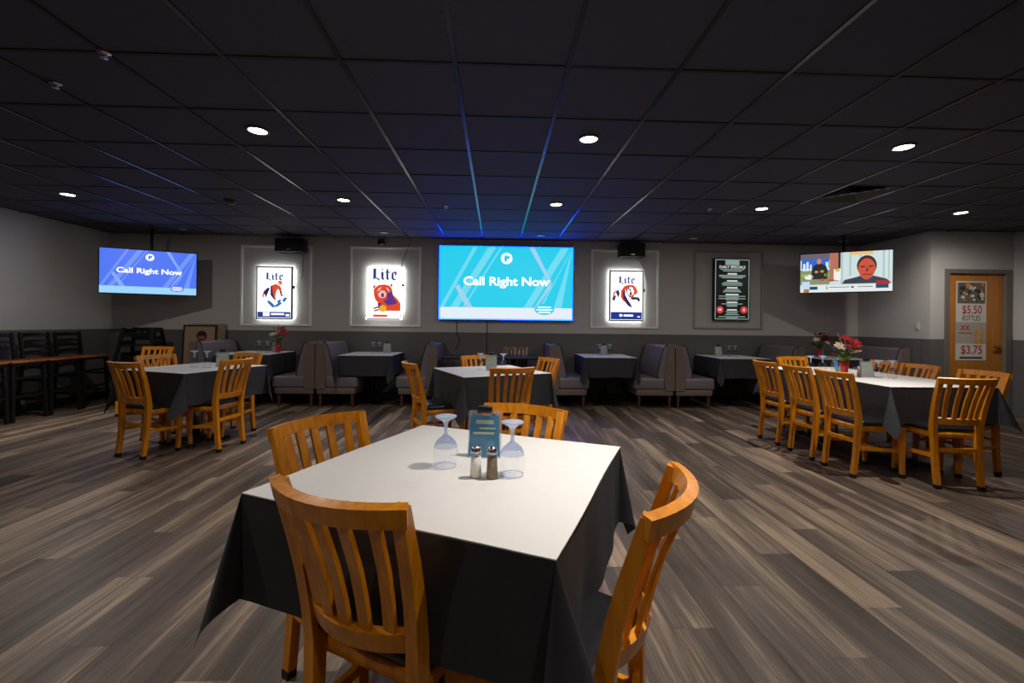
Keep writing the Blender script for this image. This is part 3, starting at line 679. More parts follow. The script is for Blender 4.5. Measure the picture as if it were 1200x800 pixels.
# poster on the door
py = YD+0.0295
t = thing('price_poster', 'long paper poster on the door advertising $5.50 bottles and $3.75', 'poster', (6.86, py, 1.36))
w, h = 0.455, 1.145
MB().box(-w/2, w/2, -0.002, 0, -h/2, h/2).build('sheet', M_paper, t)
P_red, P_dk, P_gold, P_grey = mat('red print', lin(176, 24, 34), 0.6), mat('dark print', lin(48, 44, 42), 0.6), mat('amber print', lin(206, 150, 52), 0.6, var=0.3, scale=20), mat('grey sheet print', lin(176, 168, 158), 0.6)
ph = MB().flat(rect(-w/2+0.02, w/2-0.02, 0.25, h/2-0.02), -0.0026).build('photo_print', mat('bottle photograph print', lin(110, 96, 84), 0.5, var=0.9, scale=22), t)
prn = random.Random(5)
for k in range(34):
    x, zc = prn.uniform(-.17, .17), prn.uniform(.28, .53); ww, hh = prn.uniform(.02, .07), prn.uniform(.015, .06)
    MB().flat([(x-ww/2, zc-hh/2), (x+ww/2, zc-hh/2+prn.uniform(-.01, .01)), (x+ww/2*prn.uniform(.5, 1), zc+hh/2), (x-ww/2*prn.uniform(.5, 1), zc+hh/2)], -0.0029-k*0.00003).build('photo_detail', prn.choice([P_dk, P_dk, P_dk, M_paper, P_gold]), ph)
text('price', '$5.50', 0.165, P_red, t, 0.01, 0.155, -0.003, bold=0.0015, sx=0.82)
text('caption', 'BOTTLES', 0.105, P_dk, t, 0.0, 0.035, -0.003, bold=0.0005, sx=0.66)
MB().flat(rect(-w/2, w/2, -0.33, -0.02), -0.0026).build('lower_print', P_grey, t)
text('emblem', 'XX', 0.095, P_red, t, -0.09, -0.105, -0.0032, bold=0.003)
MB().flat(rect(-0.19, 0.02, -0.185, -0.172), -0.0032).build('emblem_caption', P_red, t)
for bx in (0.075, 0.155):
    for bz in (-0.17, -0.285):
        MB().flat([(bx-.03, bz-.05), (bx+.03, bz-.05), (bx+.03, bz+.01), (bx+.012, bz+.035), (bx+.012, bz+.055), (bx-.012, bz+.055), (bx-.012, bz+.035), (bx-.03, bz+.01)], -0.0033).build('bottle_print', P_gold, t)
MB().flat(rect(-w/2, w/2, -h/2, -0.335), -0.0028).build('price_sheet', M_paper, t)
text('price', '$3.75', 0.175, P_red, t, 0.01, -0.425, -0.0036, bold=0.002, sx=0.84)
MB().flat(rect(-0.17, 0.17, -0.548, -0.522), -0.0036).build('caption_line', P_dk, t)

# ------------------------------------------------------------------ slat-back dining chair (front = +y, origin on the floor under the seat)
TOP_Y, TOP_Z = -0.29, 0.87
def yz_post(z):      # side profile of the rear posts
    P = [(0, -0.232), (0.22, -0.206), (0.44, -0.194), (0.56, -0.205), (0.70, -0.238), (0.87, -0.29)]
    for (a, ya), (b, yb) in zip(P, P[1:]):
        if z <= b: t = (z-a)/(b-a); return ya+(yb-ya)*t
    return P[-1][1]
def xz_post(z): return 0.155+0.028*max(0, (z-0.3)/0.57)
def make_chair(wood, name='dining_chair'):
    t = thing(name, 'chair', 'chair')
    zs = [0.03, 0.14, 0.25, 0.36, 0.44, 0.52, 0.62, 0.72, 0.81, 0.862]
    for s in (-1, 1):
        pts = [(s*xz_post(z), yz_post(z), z) for z in zs]
        p = MB().sweep(pts, (1, 0, 0), 0.034, [0.034, 0.036, 0.038, 0.042, 0.044, 0.042, 0.038, 0.034, 0.03, 0.028], False).build('rear_leg_post', wood, t)
        MB().box(s*xz_post(0)-0.018, s*xz_post(0)+0.018, -0.248, -0.214, 0, 0.032).build('foot_glide', M_plastic, p)
        fx, fy = s*0.180, 0.168
        l = MB().sweep([(fx, fy+0.012, 0.03), (fx, fy+0.002, 0.2), (fx, fy, 0.42)], (1, 0, 0), [0.028, 0.034, 0.04], [0.028, 0.034, 0.04]).build('front_leg', wood, t)
        MB().box(fx-0.016, fx+0.016, fy-0.005, fy+0.03, 0, 0.032).build('foot_glide', M_plastic, l)
    def rail(zc, hgt, thick, half, sag, ztilt=0.012):
        n = 13; pts = []; sd = []
        for k in range(n):
            a = -1+2*k/(n-1); pts.append((a*half, yz_post(zc)-sag*(1-a*a), zc)); sd.append((0, -0.26, 1))
        return MB().sweep(pts, sd, hgt, thick)
    rail(0.846, 0.046, 0.026, 0.199, 0.064).build('top_rail', wood, t)
    rail(0.525, 0.05, 0.022, 0.150, 0.045).build('lower_rail', wood, t)
    for k in range(5):
        a = (k-2)/2.0*0.72
        pts = []
        for z in (0.54, 0.62, 0.70, 0.77, 0.832):
            f = (z-0.525)/(0.846-0.525); half = 0.150+(0.183-0.150)*f; sag = 0.045+0.017*f
            pts.append((a*half, yz_post(z)-sag*(1-a*a)+0.003*math.sin(PI*f), z))
        MB().sweep(pts, (1, 0, 0), 0.031, 0.012).build('slat', wood, t)
    # seat: rounded outline
    def outline(inset, n=5):
        fw, bw, fy, by, r = 0.208-inset, 0.172-inset, 0.205-inset, -0.178+inset, 0.06
        P = []
        for cx, cy_, a0, rr in ((fw-r, fy-r, 0, r), (-(fw-r), fy-r, PI/2, r), (-(bw-0.03), by+0.03, PI, 0.03), (bw-0.03, by+0.03, 1.5*PI, 0.03)):
            for k in range(n): q = a0+PI/2*k/(n-1); P.append((cx+rr*math.cos(q), cy_+rr*math.sin(q)))
        return P
    def slab(rings):
        m_ = MB(); n = len(outline(0)); vs = []
        for ins, z in rings: vs += [(x, y, z) for x, y in outline(ins)]
        fs = [(i*n+k, i*n+(k+1) % n, (i+1)*n+(k+1) % n, (i+1)*n+k) for i in range(len(rings)-1) for k in range(n)]
        fs += [tuple(range(n-1, -1, -1)), tuple((len(rings)-1)*n+k for k in range(n))]
        return m_.add(vs, fs, True)
    slab([(0.006, 0.385), (0.0, 0.39), (0.0, 0.428), (0.006, 0.432)]).build('seat_frame', wood, t)
    slab([(0.010, 0.430), (-0.004, 0.440), (-0.004, 0.458), (0.010, 0.472), (0.05, 0.479), (0.1, 0.481)]).build('seat_cushion', M_vinyl, t)
    for s in (-1, 1):
        MB().sweep([(s*0.160, yz_post(0.24), 0.245), (s*0.178, 0.168, 0.225)], (0, 0, 1), 0.028, 0.018).build('side_stretcher', wood, t)
    MB().sweep([(-0.16, yz_post(0.29), 0.30), (0, yz_post(0.29)-0.02, 0.30), (0.16, yz_post(0.29), 0.30)], (0, 0, 1), 0.028, 0.018).build('rear_stretcher', wood, t)
    MB().sweep([(-0.178, 0.0, 0.232), (0.178, 0.0, 0.232)], (0, 0, 1), 0.026, 0.018).build('cross_stretcher', wood, t)
    return t
chair = make_chair(M_wood)
def put_chair(cx, cy_, deg, label, group, src=chair):
    """cx, cy_: middle of the chair back's top edge on plan"""
    a = math.radians(deg)
    return place(src, USED, (cx+math.sin(a)*TOP_Y, cy_-math.cos(a)*TOP_Y, 0), a, label, group)

G1, G2, G3, G4 = ['slat-back wooden chairs around the '+s for s in ('near table', 'middle table', 'left table', 'long right table')]
put_chair(-0.358, 1.005, -27.2, 'slat-back wooden chair nearest the camera, its back turned, left of the near table front', G1)
put_chair(0.398, 1.032, 61, 'slat-back wooden chair with black seat on the right side of the near table', G1)
put_chair(-0.675, 1.745, -124, 'slat-back wooden chair behind the far left edge of the near table', G1)
put_chair(0.128, 2.015, 152.6, 'slat-back wooden chair behind the menu stand of the near table', G1)
put_chair(0.142, 3.809, 17, 'slat-back wooden chair with its back turned before the middle table', G2)
put_chair(-0.815, 4.244, -65, 'slat-back wooden chair seen from the side, left of the middle table', G2)
put_chair(0.587, 4.877, 116, 'slat-back wooden chair at the right of the middle table', G2)
put_chair(-0.225, 5.19, 205, 'slat-back wooden chair behind the glasses of the middle table', G2)
put_chair(-3.29, 4.05, -18, 'slat-back wooden chair at the near left side of the left table', G3)
put_chair(-2.52, 4.43, 80, 'slat-back wooden chair seen from behind at the near right side of the left table', G3)
put_chair(-3.62, 4.86, -110, 'slat-back wooden chair behind the left edge of the left table', G3)
put_chair(-2.86, 5.24, 160, 'slat-back wooden chair behind the right end of the left table', G3)
put_chair(-4.70, 6.36, 183, 'slat-back wooden chair standing alone beside the leaning pictures', 'slat-back wooden chairs set apart')
put_chair(2.90, 4.72, -90, 'slat-back wooden chair on the left side of the long table, farthest of three', G4)
put_chair(2.90, 4.21, -90, 'slat-back wooden chair on the left side of the long table, middle of three', G4)
put_chair(2.90, 3.735, -88, 'slat-back wooden chair on the left side of the long table, nearest of three', G4)
put_chair(3.70, 5.44, 185, 'slat-back wooden chair at the far head of the long table', G4)
put_chair(3.578, 3.254, -8, 'slat-back wooden chair with its back turned at the near head of the long table', G4)
put_chair(4.33, 3.80, 94, 'slat-back wooden chair in front of the door at the long table', G4)
put_chair(4.37, 4.87, 90, 'slat-back wooden chair behind the long table, nearest the flowers', G4)
put_chair(4.37, 4.43, 92, 'slat-back wooden chair behind the long table, right of the upturned glasses', G4)
brown_chair = make_chair(M_brownwood)
put_chair(0.305, 7.13, 180, 'dark brown slat-back chair against the back wall below the big screen', 'slat-back wooden chairs set apart', brown_chair)

# ------------------------------------------------------------------ tables, cloths and toppers
def table(cx, cy_, deg, ax, ay, label, group, col=M_chrome, top=M_black, ztop=0.748, cross=0.30):
    t = thing('pedestal_table', label, 'table', (cx, cy_, 0), math.radians(deg), group)
    MB().rbox(-ax, ax, -ay, ay, ztop-0.03, ztop, 0.006).build('tabletop', top, t)
    MB().lathe([(0.001, 0.06), (0.038, 0.06), (0.038, ztop-0.03), (0.001, ztop-0.03)], 20).build('column', col, t)
    b = MB()
    for q in (PI/4, 3*PI/4):
        dx, dy = math.cos(q)*cross, math.sin(q)*cross
        b.sweep([(-dx, -dy, 0.022), (-dx*0.35, -dy*0.35, 0.038), (0, 0, 0.045), (dx*0.35, dy*0.35, 0.038), (dx, dy, 0.022)], (math.sin(q), -math.cos(q), 0), 0.075, [0.03, 0.04, 0.05, 0.04, 0.03])
    bo = b.build('cross_base', M_black, t)
    for q in range(4):
        a = PI/4+q*PI/2; MB().lathe([(0.024, 0.0), (0.024, 0.012)], 12, (math.cos(a)*(cross-0.03), math.sin(a)*(cross-0.03), 0)).build('levelling_foot', M_chrome, bo)
    MB().box(-0.16, 0.16, -0.16, 0.16, ztop-0.042, ztop-0.03).build('top_plate', M_black, t)
    return t

def drape(ax, ay, drop, z, seed, E=0.45, Wd=0.2, flare=0.05, wave=0.010, back=True):
    """square cloth lying on the top and hanging down, the corners falling in pointed folds"""
    rnd = random.Random(seed); ph = [rnd.uniform(0, 6.28) for _ in range(12)]
    m_ = MB(); g = {}; vs = m_.v; th = 0.004
    ex, ey = ax+th, ay+th
    def put(p):
        vs.append(tuple(p)); return len(vs)-1
    m_.add([(-ex, -ey, z), (ex, -ey, z), (ex, ey, z), (-ex, ey, z)], [(0, 1, 2, 3)])
    ns, nd, nf = 22, 7, 14
    sides = [((-ex, -ey), (ex, -ey), (0, -1), 0), ((ex, -ey), (ex, ey), (1, 0), 1), ((ex, ey), (-ex, ey), (0, 1), 2), ((-ex, ey), (-ex, -ey), (-1, 0), 3)]
    def hang(e, d): return flare*d   # outward shift at depth d
    for (a, b, nrm, q) in sides:
        if q == 2 and not back: continue
        L_ = math.hypot(b[0]-a[0], b[1]-a[1]); base = len(vs); V = []
        for i in range(ns+1):
            s = i/ns
            for j in range(nd+1):
                d = drop*j/nd; k = math.sin(PI*s)**0.6 if 0 < s < 1 else 0
                o = hang(s, d)*k+wave*(d/drop)*k*(math.sin(s*L_*11+ph[q])+0.6*math.sin(s*L_*23+ph[q+4]))
                V.append((a[0]+(b[0]-a[0])*s+nrm[0]*o, a[1]+(b[1]-a[1])*s+nrm[1]*o, z-d-(0.004*math.sin(s*9+ph[q+8]) if j == nd else 0)))
        m_.add(V, [(i*(nd+1)+j, (i+1)*(nd+1)+j, (i+1)*(nd+1)+j+1, i*(nd+1)+j+1) for i in range(ns) for j in range(nd)], True)
    for q, (cx, cy_) in enumerate(((-ex, -ey), (ex, -ey), (ex, ey), (-ex, ey))):
        if not back and q > 1: continue
        dg = Vector((math.copysign(1, cx), math.copysign(1, cy_), 0)).normalized(); lt = Vector((-dg.y, dg.x, 0))
        V = []; Wq = Wd*rnd.uniform(0.85, 1.25); Eq = E*rnd.uniform(0.9, 1.12); tw = rnd.uniform(-0.25, 0.25)
        for i in range(nf+1):
            t = i/nf; phi = t*PI/2; rmax = drop/max(math.cos(phi), math.sin(phi))
            for j in range(nd+1):
                r = rmax*j/nd
                out = Eq*r*math.sin(PI*t)**0.9; la = (Wq*math.sin(2*PI*t)+tw*math.sin(PI*t)**2)*r
                if phi > 0: pass
                dz = math.sqrt(max(0, r*r-out*out-la*la))
                # direction of travel: from the side on the clockwise hand to the other
                p = Vector((cx, cy_, z-dz))+dg*out-lt*la*(-1)
                V.append(p)
        m_.add(V, [(i*(nd+1)+j, (i+1)*(nd+1)+j, (i+1)*(nd+1)+j+1, i*(nd+1)+j+1) for i in range(nf) for j in range(nd)], True)
    return m_

def topper(ax, ay, z): 
    m_ = MB(); n = 16
    # thin sheet with a barely uneven hem
    def ring(e, zz):
        P = []
        for k in range(4):
            a = [(-1, -1), (1, -1), (1, 1), (-1, 1)][k]; b = [(1, -1), (1, 1), (-1, 1), (-1, -1)][k]
            for i in range(n):
                s = i/n; w = 0.0025*math.sin(7*s+k*2)
                P.append(((a[0]+(b[0]-a[0])*s)*(ax+e+w), (a[1]+(b[1]-a[1])*s)*(ay+e+w), zz))
        return P
    r0, r1 = ring(0.004, z), ring(0.004, z+0.003); N_ = 4*n
    return m_.add(r0+r1, [tuple(range(N_-1, -1, -1)), tuple(range(N_, 2*N_))]+[(k, (k+1) % N_, N_+(k+1) % N_, N_+k) for k in range(N_)])

ZT = 0.760
def dressed(cx, cy_, deg, ax, ay, drop, nm, seed, group, E=0.45, back=True, flare=0.05):
    a = math.radians(deg)
    c = drape(ax, ay, drop, ZT-0.005, seed, E, back=back, flare=flare).build('tablecloth', M_cloth, None, (cx, cy_, 0), a)
    tag(c, 'black tablecloth hanging over the '+nm, 'tablecloth', 'black tablecloths')
    t = topper(ax, ay, ZT-0.004).build('table_topper', M_white, None, (cx, cy_, 0), a)
    tag(t, 'flat white topper cloth lying on the '+nm, 'tablecloth', 'white table toppers')
TG = 'pedestal tables under black cloths'
table(-0.109, 1.515, 66.4, 0.452, 0.452, 'square pedestal table nearest the camera under black cloth', TG); dressed(-0.109, 1.515, 66.4, 0.455, 0.455, 0.295, 'near table', 3, TG, E=0.24, flare=0.02)
table(-0.065, 4.60, 25, 0.452, 0.452, 'square pedestal table in the middle of the room under black cloth', TG); dressed(-0.065, 4.60, 25, 0.455, 0.455, 0.30, 'middle table before the big screen', 5, TG, E=0.28, flare=0.03)
table(-3.08, 4.69, 69.8, 0.437, 0.437, 'square pedestal table on the left under black cloth', TG); dressed(-3.08, 4.69, 69.8, 0.44, 0.44, 0.30, 'left table near the bar stools', 8, TG, E=0.18, flare=0.03)
table(3.70, 3.98, 0, 0.452, 0.43, 'nearer of two pedestal tables joined under the long right cloth', TG); table(3.70, 4.85, 0, 0.452, 0.43, 'farther of two pedestal tables joined under the long right cloth', TG)
dressed(3.70, 4.415, 0, 0.458, 0.87, 0.30, 'long table on the right', 11, TG, E=0.33, flare=0.03)
BT = [(-3.655, 'booth table below the leftmost bear sign'), (-1.905, 'booth table below the frameless bear sign'), (1.695, 'booth table below the striding bear sign'), (3.72, 'booth table below the daily specials board'), (5.33, 'booth table in the right corner')]
BG = 'booth tables along the back wall'
for k, (bx, nm) in enumerate(BT):
    table(bx, 6.94, 0, 0.382, 0.425, nm[0].upper()[:0]+'narrow pedestal table, the '+nm, BG, M_black, cross=0.26)
    dressed(bx, 6.94, 0, 0.385, 0.43, 0.29, nm, 20+k, BG, E=0.16, back=False, flare=0.02)
for bx, lb in ((-0.455, 'bare black table below the left half of the big screen'), (0.265, 'bare black table below the right half of the big screen')):
    table(bx, 6.80, 0, 0.355, 0.30, lb, 'bare black tables', M_black, mat('black table laminate', lin(20, 20, 26), 0.3), cross=0.26)

# ------------------------------------------------------------------ booth benches (back plane x = 0, facing +x)
def make_bench(w):
    t = thing('booth_bench', 'bench', 'bench')
    h = w/2
    MB().prism([(0, .27), (.145, .27), (.150, .45), (.128, .7), (.098, .90), (.08, .932), (.02, .938), (0.004, .92)], -h, h).build('back_panel', M_benchs, t)
    bc = MB().prism([(.152, .44), (.25, .44), (.262, .50), (.215, .74), (.165, .915), (.14, .945), (.11, .942), (.10, .90), (.130, .7)], -h+0.012, h-0.012).build('back_cushion', M_benchv, t)
    for s in (-1, 1):
        MB().tube([(.250, s*(h-0.012), .45), (.262, s*(h-0.012), .50), (.215, s*(h-0.012), .74), (.165, s*(h-0.012), .915), (.14, s*(h-0.012), .945), (.10, s*(h-0.010), .945)], 0.007, 6).build('piping', M_pipe, bc)
    MB().rbox(.145, .60, -h, h, .285, .455, 0.03, 3).build('seat_cushion', M_benchv, t)
    MB().rbox(.02, .565, -h+0.01, h-0.01, .195, .284, 0.008).build('base_rail', M_benchs, t)
    for x in (.06, .52):
        for s in (-1, 1):
            MB().lathe([(0.012, 0), (0.014, 0.02), (0.02, 0.1), (0.026, 0.17), (0.028, 0.197)], 12, (x, s*(h-0.05), 0)).build('leg', M_legwood, t)
    return t
bench = make_bench(0.86)
BB = 'vinyl booth benches along the back wall'
for x, rz, lb in [(-4.40, 0, 'grey vinyl booth bench facing right, beside the leaning pictures'), 
                  (-2.625, PI, 'grey vinyl booth bench facing left, between the two left bear signs'), (-2.615, 0, 'grey vinyl booth bench facing right, between the two left bear signs'),
                  (-0.86, PI, 'grey vinyl booth bench facing left, below the left edge of the big screen'), (0.78, 0, 'grey vinyl booth bench facing right, below the right edge of the big screen'),
                  (2.658, PI, 'grey vinyl booth bench facing left, right of the striding bear sign'), (2.668, 0, 'grey vinyl booth bench facing right, left of the daily specials board'),
                  (4.64, PI, 'dark vinyl booth bench facing left, right of the daily specials board'), (6.19, PI, 'dark vinyl booth bench facing left, against the right wall')]:
    place(bench, USED, (x, 6.95 if x < 6 else 6.87, 0), rz, lb, BB)

# ------------------------------------------------------------------ black ladder-back bar stools with wooden seats (front = +y)
def make_stool():
    t = thing('bar_stool', 'stool', 'bar stool')
    MB().rbox(-.205, .205, -.19, .21, .70, .727, 0.008).build('seat', wood_mat('cherry seat wood', lin(122, 66, 28), lin(158, 90, 42)), t)
    MB().box(-.19, .19, -.175, .19, .672, .70).build('seat_frame', M_black, t)
    for s in (-1, 1):
        MB().sweep([(s*.195, .20, 0), (s*.178, .175, .68)], (1, 0, 0), .034, .034).build('front_leg', M_black, t)
        MB().sweep([(s*.195, -.225, 0), (s*.178, -.175, .68), (s*.178, -.18, .80), (s*.178, -.215, 1.06)], (1, 0, 0), .034, .03).build('rear_leg_post', M_black, t)
        for z in (.22, .46): MB().sweep([(s*(.195-.02*z), -.21+.04*z, z), (s*(.195-.02*z), .2-.04*z, z)], (0, 0, 1), .024, .02).build('side_stretcher', M_black, t)
    for z, y in ((.30, .19), (.52, .182)): MB().sweep([(-.19, y, z), (.19, y, z)], (0, 0, 1), .026, .02).build('foot_rail', M_black, t)
    MB().sweep([(-.19, -.205, .26), (.19, -.205, .26)], (0, 0, 1), .024, .02).build('rear_stretcher', M_black, t)
    for z in (.80, .87, .94, 1.025):
        y = -.18-(z-.8)*.135; hh = .05 if z > 1 else .034
        MB().sweep([(-.17, y, z), (-.09, y-.02, z+.004), (0, y-.027, z+.006), (.09, y-.02, z+.004), (.17, y, z)], [(0, 0, 1)]*5, hh, .012).build('ladder_slat', M_black, t)
    return t
stool = make_stool()
for y, lb in [(5.21, 'black ladder-back bar stool with wooden seat, nearest the camera, cut by the frame'), (5.66, 'black ladder-back bar stool with wooden seat, second from the left picture edge'), (6.115, 'black ladder-back bar stool with wooden seat, third from the left picture edge'), (6.565, 'black ladder-back bar stool with wooden seat, beside the stacked high chairs')]:
    place(stool, USED, (-5.915, y, 0), -PI/2, lb, 'bar stools along the left wall')

# ------------------------------------------------------------------ stacked black high chairs (front = -y)
def make_high():
    t = thing('high_chair', 'high chair', 'high chair')
    L0, L1 = (.28, .27), (.17, .15)
    def leg(sx, sy, z): f = z/.76; return (sx*(L0[0]+(L1[0]-L0[0])*f), sy*(L0[1]+(L1[1]-L0[1])*f), z)
    for sx in (-1, 1):
        for sy in (-1, 1): MB().sweep([leg(sx, sy, 0), leg(sx, sy, .76)], (1, 0, 0), .042, .032).build('leg', M_plastic, t)
        for z in (.16, .54, .72): MB().sweep([leg(sx, -1, z), leg(sx, 1, z)], (0, 0, 1), .055, .02).build('side_rail', M_plastic, t)
    for z, hh in ((.12, .05), (.60, .06), (.735, .06)): MB().sweep([leg(-1, 1, z), leg(1, 1, z)], (0, 0, 1), hh, .02).build('back_rail', M_plastic, t)
    MB().sweep([leg(-1, -1, .66), leg(1, -1, .66)], (0, 0, 1), .07, .03).build('front_bar', M_plastic, t)
    MB().sweep([leg(-1, -1, .14), leg(1, -1, .14)], (0, 0, 1), .05, .02).build('front_stretcher', M_plastic, t)
    MB().rbox(-.19, .19, -.15, .17, .49, .51, .006).build('seat', M_plastic, t)
    m_ = MB()
    for x in (-.08, 0, .08): m_.box(x-.02, x+.02, .163, .178, .60, .73)
    m_.build('back_spindles', M_plastic, t)
    return t
high = make_high()
place(high, USED, (-5.36, 6.93, 0), math.radians(14), 'black high chair at the bottom of the stack in the left corner', 'stacked high chairs')
place(high, USED, (-5.36, 6.93, 0.36), math.radians(14), 'black high chair on top of the stack in the left corner', 'stacked high chairs')

# ------------------------------------------------------------------ pictures leaning on the back wall
def picture(x, y, z, w, h, lean, rz, label, art):
    t = thing('framed_picture', label, 'picture', (x, y, z), 0, 'framed pictures leaning on the wall')
    t.rotation_euler = (-lean, 0, rz)
    f = MB(); b = 0.022
    for a in ((-w/2, w/2, h-b, h), (-w/2, w/2, 0, b), (-w/2, -w/2+b, b, h-b), (w/2-b, w/2, b, h-b)): f.box(a[0], a[1], -0.012, 0.015, a[2], a[3])
    f.build('frame', mat('dark brown frame', lin(34, 22, 18), 0.4) if art else mat('pale wooden frame', lin(150, 128, 104), 0.5), t)
    MB().box(-w/2+b, w/2-b, -0.004, 0.012, b, h-b).build('mat_board', M_tan if art else M_cream, t)
    if art:
        MB().flat(circle(0.03, h-0.175, 0.085, None, 28), -0.0046).build('red_disc', mat('maroon print', lin(92, 26, 24), 0.7), t)
        MB().flat(circle(0.03, h-0.155, 0.06, 0.045, 20), -0.005).build('dark_cap', mat('black print', lin(22, 14, 14), 0.7), t)
        MB().flat(rect(-0.02, 0.08, h-0.225, h-0.175), -0.0052).build('tan_band', mat('tan print', lin(140, 98, 72), 0.7), t)
picture(-4.745, 7.22, 0.001, 0.52, 1.17, 0.07, 0.0, 'dark framed picture with tan mat and maroon round emblem, foremost of the leaning pictures', True)
picture(-4.71, 7.27, 0.001, 0.52, 1.18, 0.07, 0.0, 'framed picture with pale edge, second of the leaning pictures', False)
picture(-4.675, 7.32, 0.001, 0.52, 1.19, 0.07, 0.0, 'framed picture with pale edge, rearmost of the leaning pictures', False)

# ------------------------------------------------------------------ table ware
def make_goblet():
    t = thing('goblet', 'glass', 'glass')
    MB().lathe([(.0355, 0), (.037, .004), (.0405, .030), (.0415, .05), (.0395, .066)], 28).build('bowl', M_glass, t)
    MB().lathe([(.0395, .066), (.038, .072), (.030, .088), (.016, .100), (.008, .106)], 28).build('bowl_shoulder', glass_mat('blue tinted glass', (0.66, 0.72, 0.86), 0.9, 0.0), t)
    MB().lathe([(.0345, .0005), (.0365, .0005), (.037, .004), (.035, .004)], 28).build('rim', M_glassblue, t)
    MB().lathe([(.009, .104), (.0065, .112), (.0055, .125), (.0065, .142), (.011, .152)], 16).build('stem', M_glassblue, t)
    MB().lathe([(.011, .152), (.020, .159), (.035, .166), (.0365, .169), (.035, .171), (.001, .171)], 28).build('foot', M_glassblue, t)
    return t
goblet = make_goblet()
def make_holder(card, name='menu_holder'):
    """clear stand with a card and a black clip on top (faces -y)"""
    t = thing(name, 'holder', 'menu holder')
    def lean(w0, w1, z0, z1, y0, y1, th, m, nm, par):
        vs = [(-w0, y0, z0), (w0, y0, z0), (w1, y1, z1), (-w1, y1, z1)]; vs += [(a, b+th, c) for a, b, c in vs]
        return MB().add(vs, [(0, 1, 2, 3), (7, 6, 5, 4), (0, 4, 5, 1), (2, 6, 7, 3), (1, 5, 6, 2), (0, 3, 7, 4)]).build(nm, m, par)
    lean(.062, .058, 0, .165, -.028, -.004, .003, M_acryl, 'clear_front', t)
    lean(.062, .058, 0, .165, .028, .004, .003, M_acryl, 'clear_back', t)
    c = lean(.058, .052, .004, .148, -.0235, -.0023, .001, card, 'menu_card', t)
    for z0, z1, w0, w1 in ((.118, .132, -.032, .032), (.082, .090, -.042, .036), (.100, .106, -.02, .04)):
        f = lambda z: -.0275+(z/.165)*.0255-.0005
        MB().add([(w0, f(z0)+.0018, z0), (w1, f(z0)+.0018, z0), (w1, f(z1)+.0018, z1), (w0, f(z1)+.0018, z1)], [(0, 1, 2, 3)]).build('card_print', M_print, c)
    MB().rbox(-.026, .026, -.014, .014, .158, .182, .004).build('clip', M_plastic, t)
    return t
holder = make_holder(M_teal)
holder2 = make_holder(mat('pale menu card', lin(190, 186, 176), 0.5, var=0.25, scale=40))
def make_shaker(fill, name, cat_):
    t = thing(name, 'shaker', cat_)
    MB().lathe([(.001, .001), (.0195, .001), (.020, .006), (.0165, .074), (.015, .080)], 10).build('glass_body', M_glass, t)
    MB().lathe([(.001, .003), (.0175, .003), (.0152, .066), (.001, .066)], 10).build('filling', fill, t)
    MB().lathe([(.0165, .078), (.017, .088), (.0135, .097), (.001, .100)], 16).build('lid', M_chrome, t)
    return t
salt = make_shaker(M_salt, 'salt_shaker', 'shaker'); pepper = make_shaker(M_pepper, 'pepper_shaker', 'shaker')

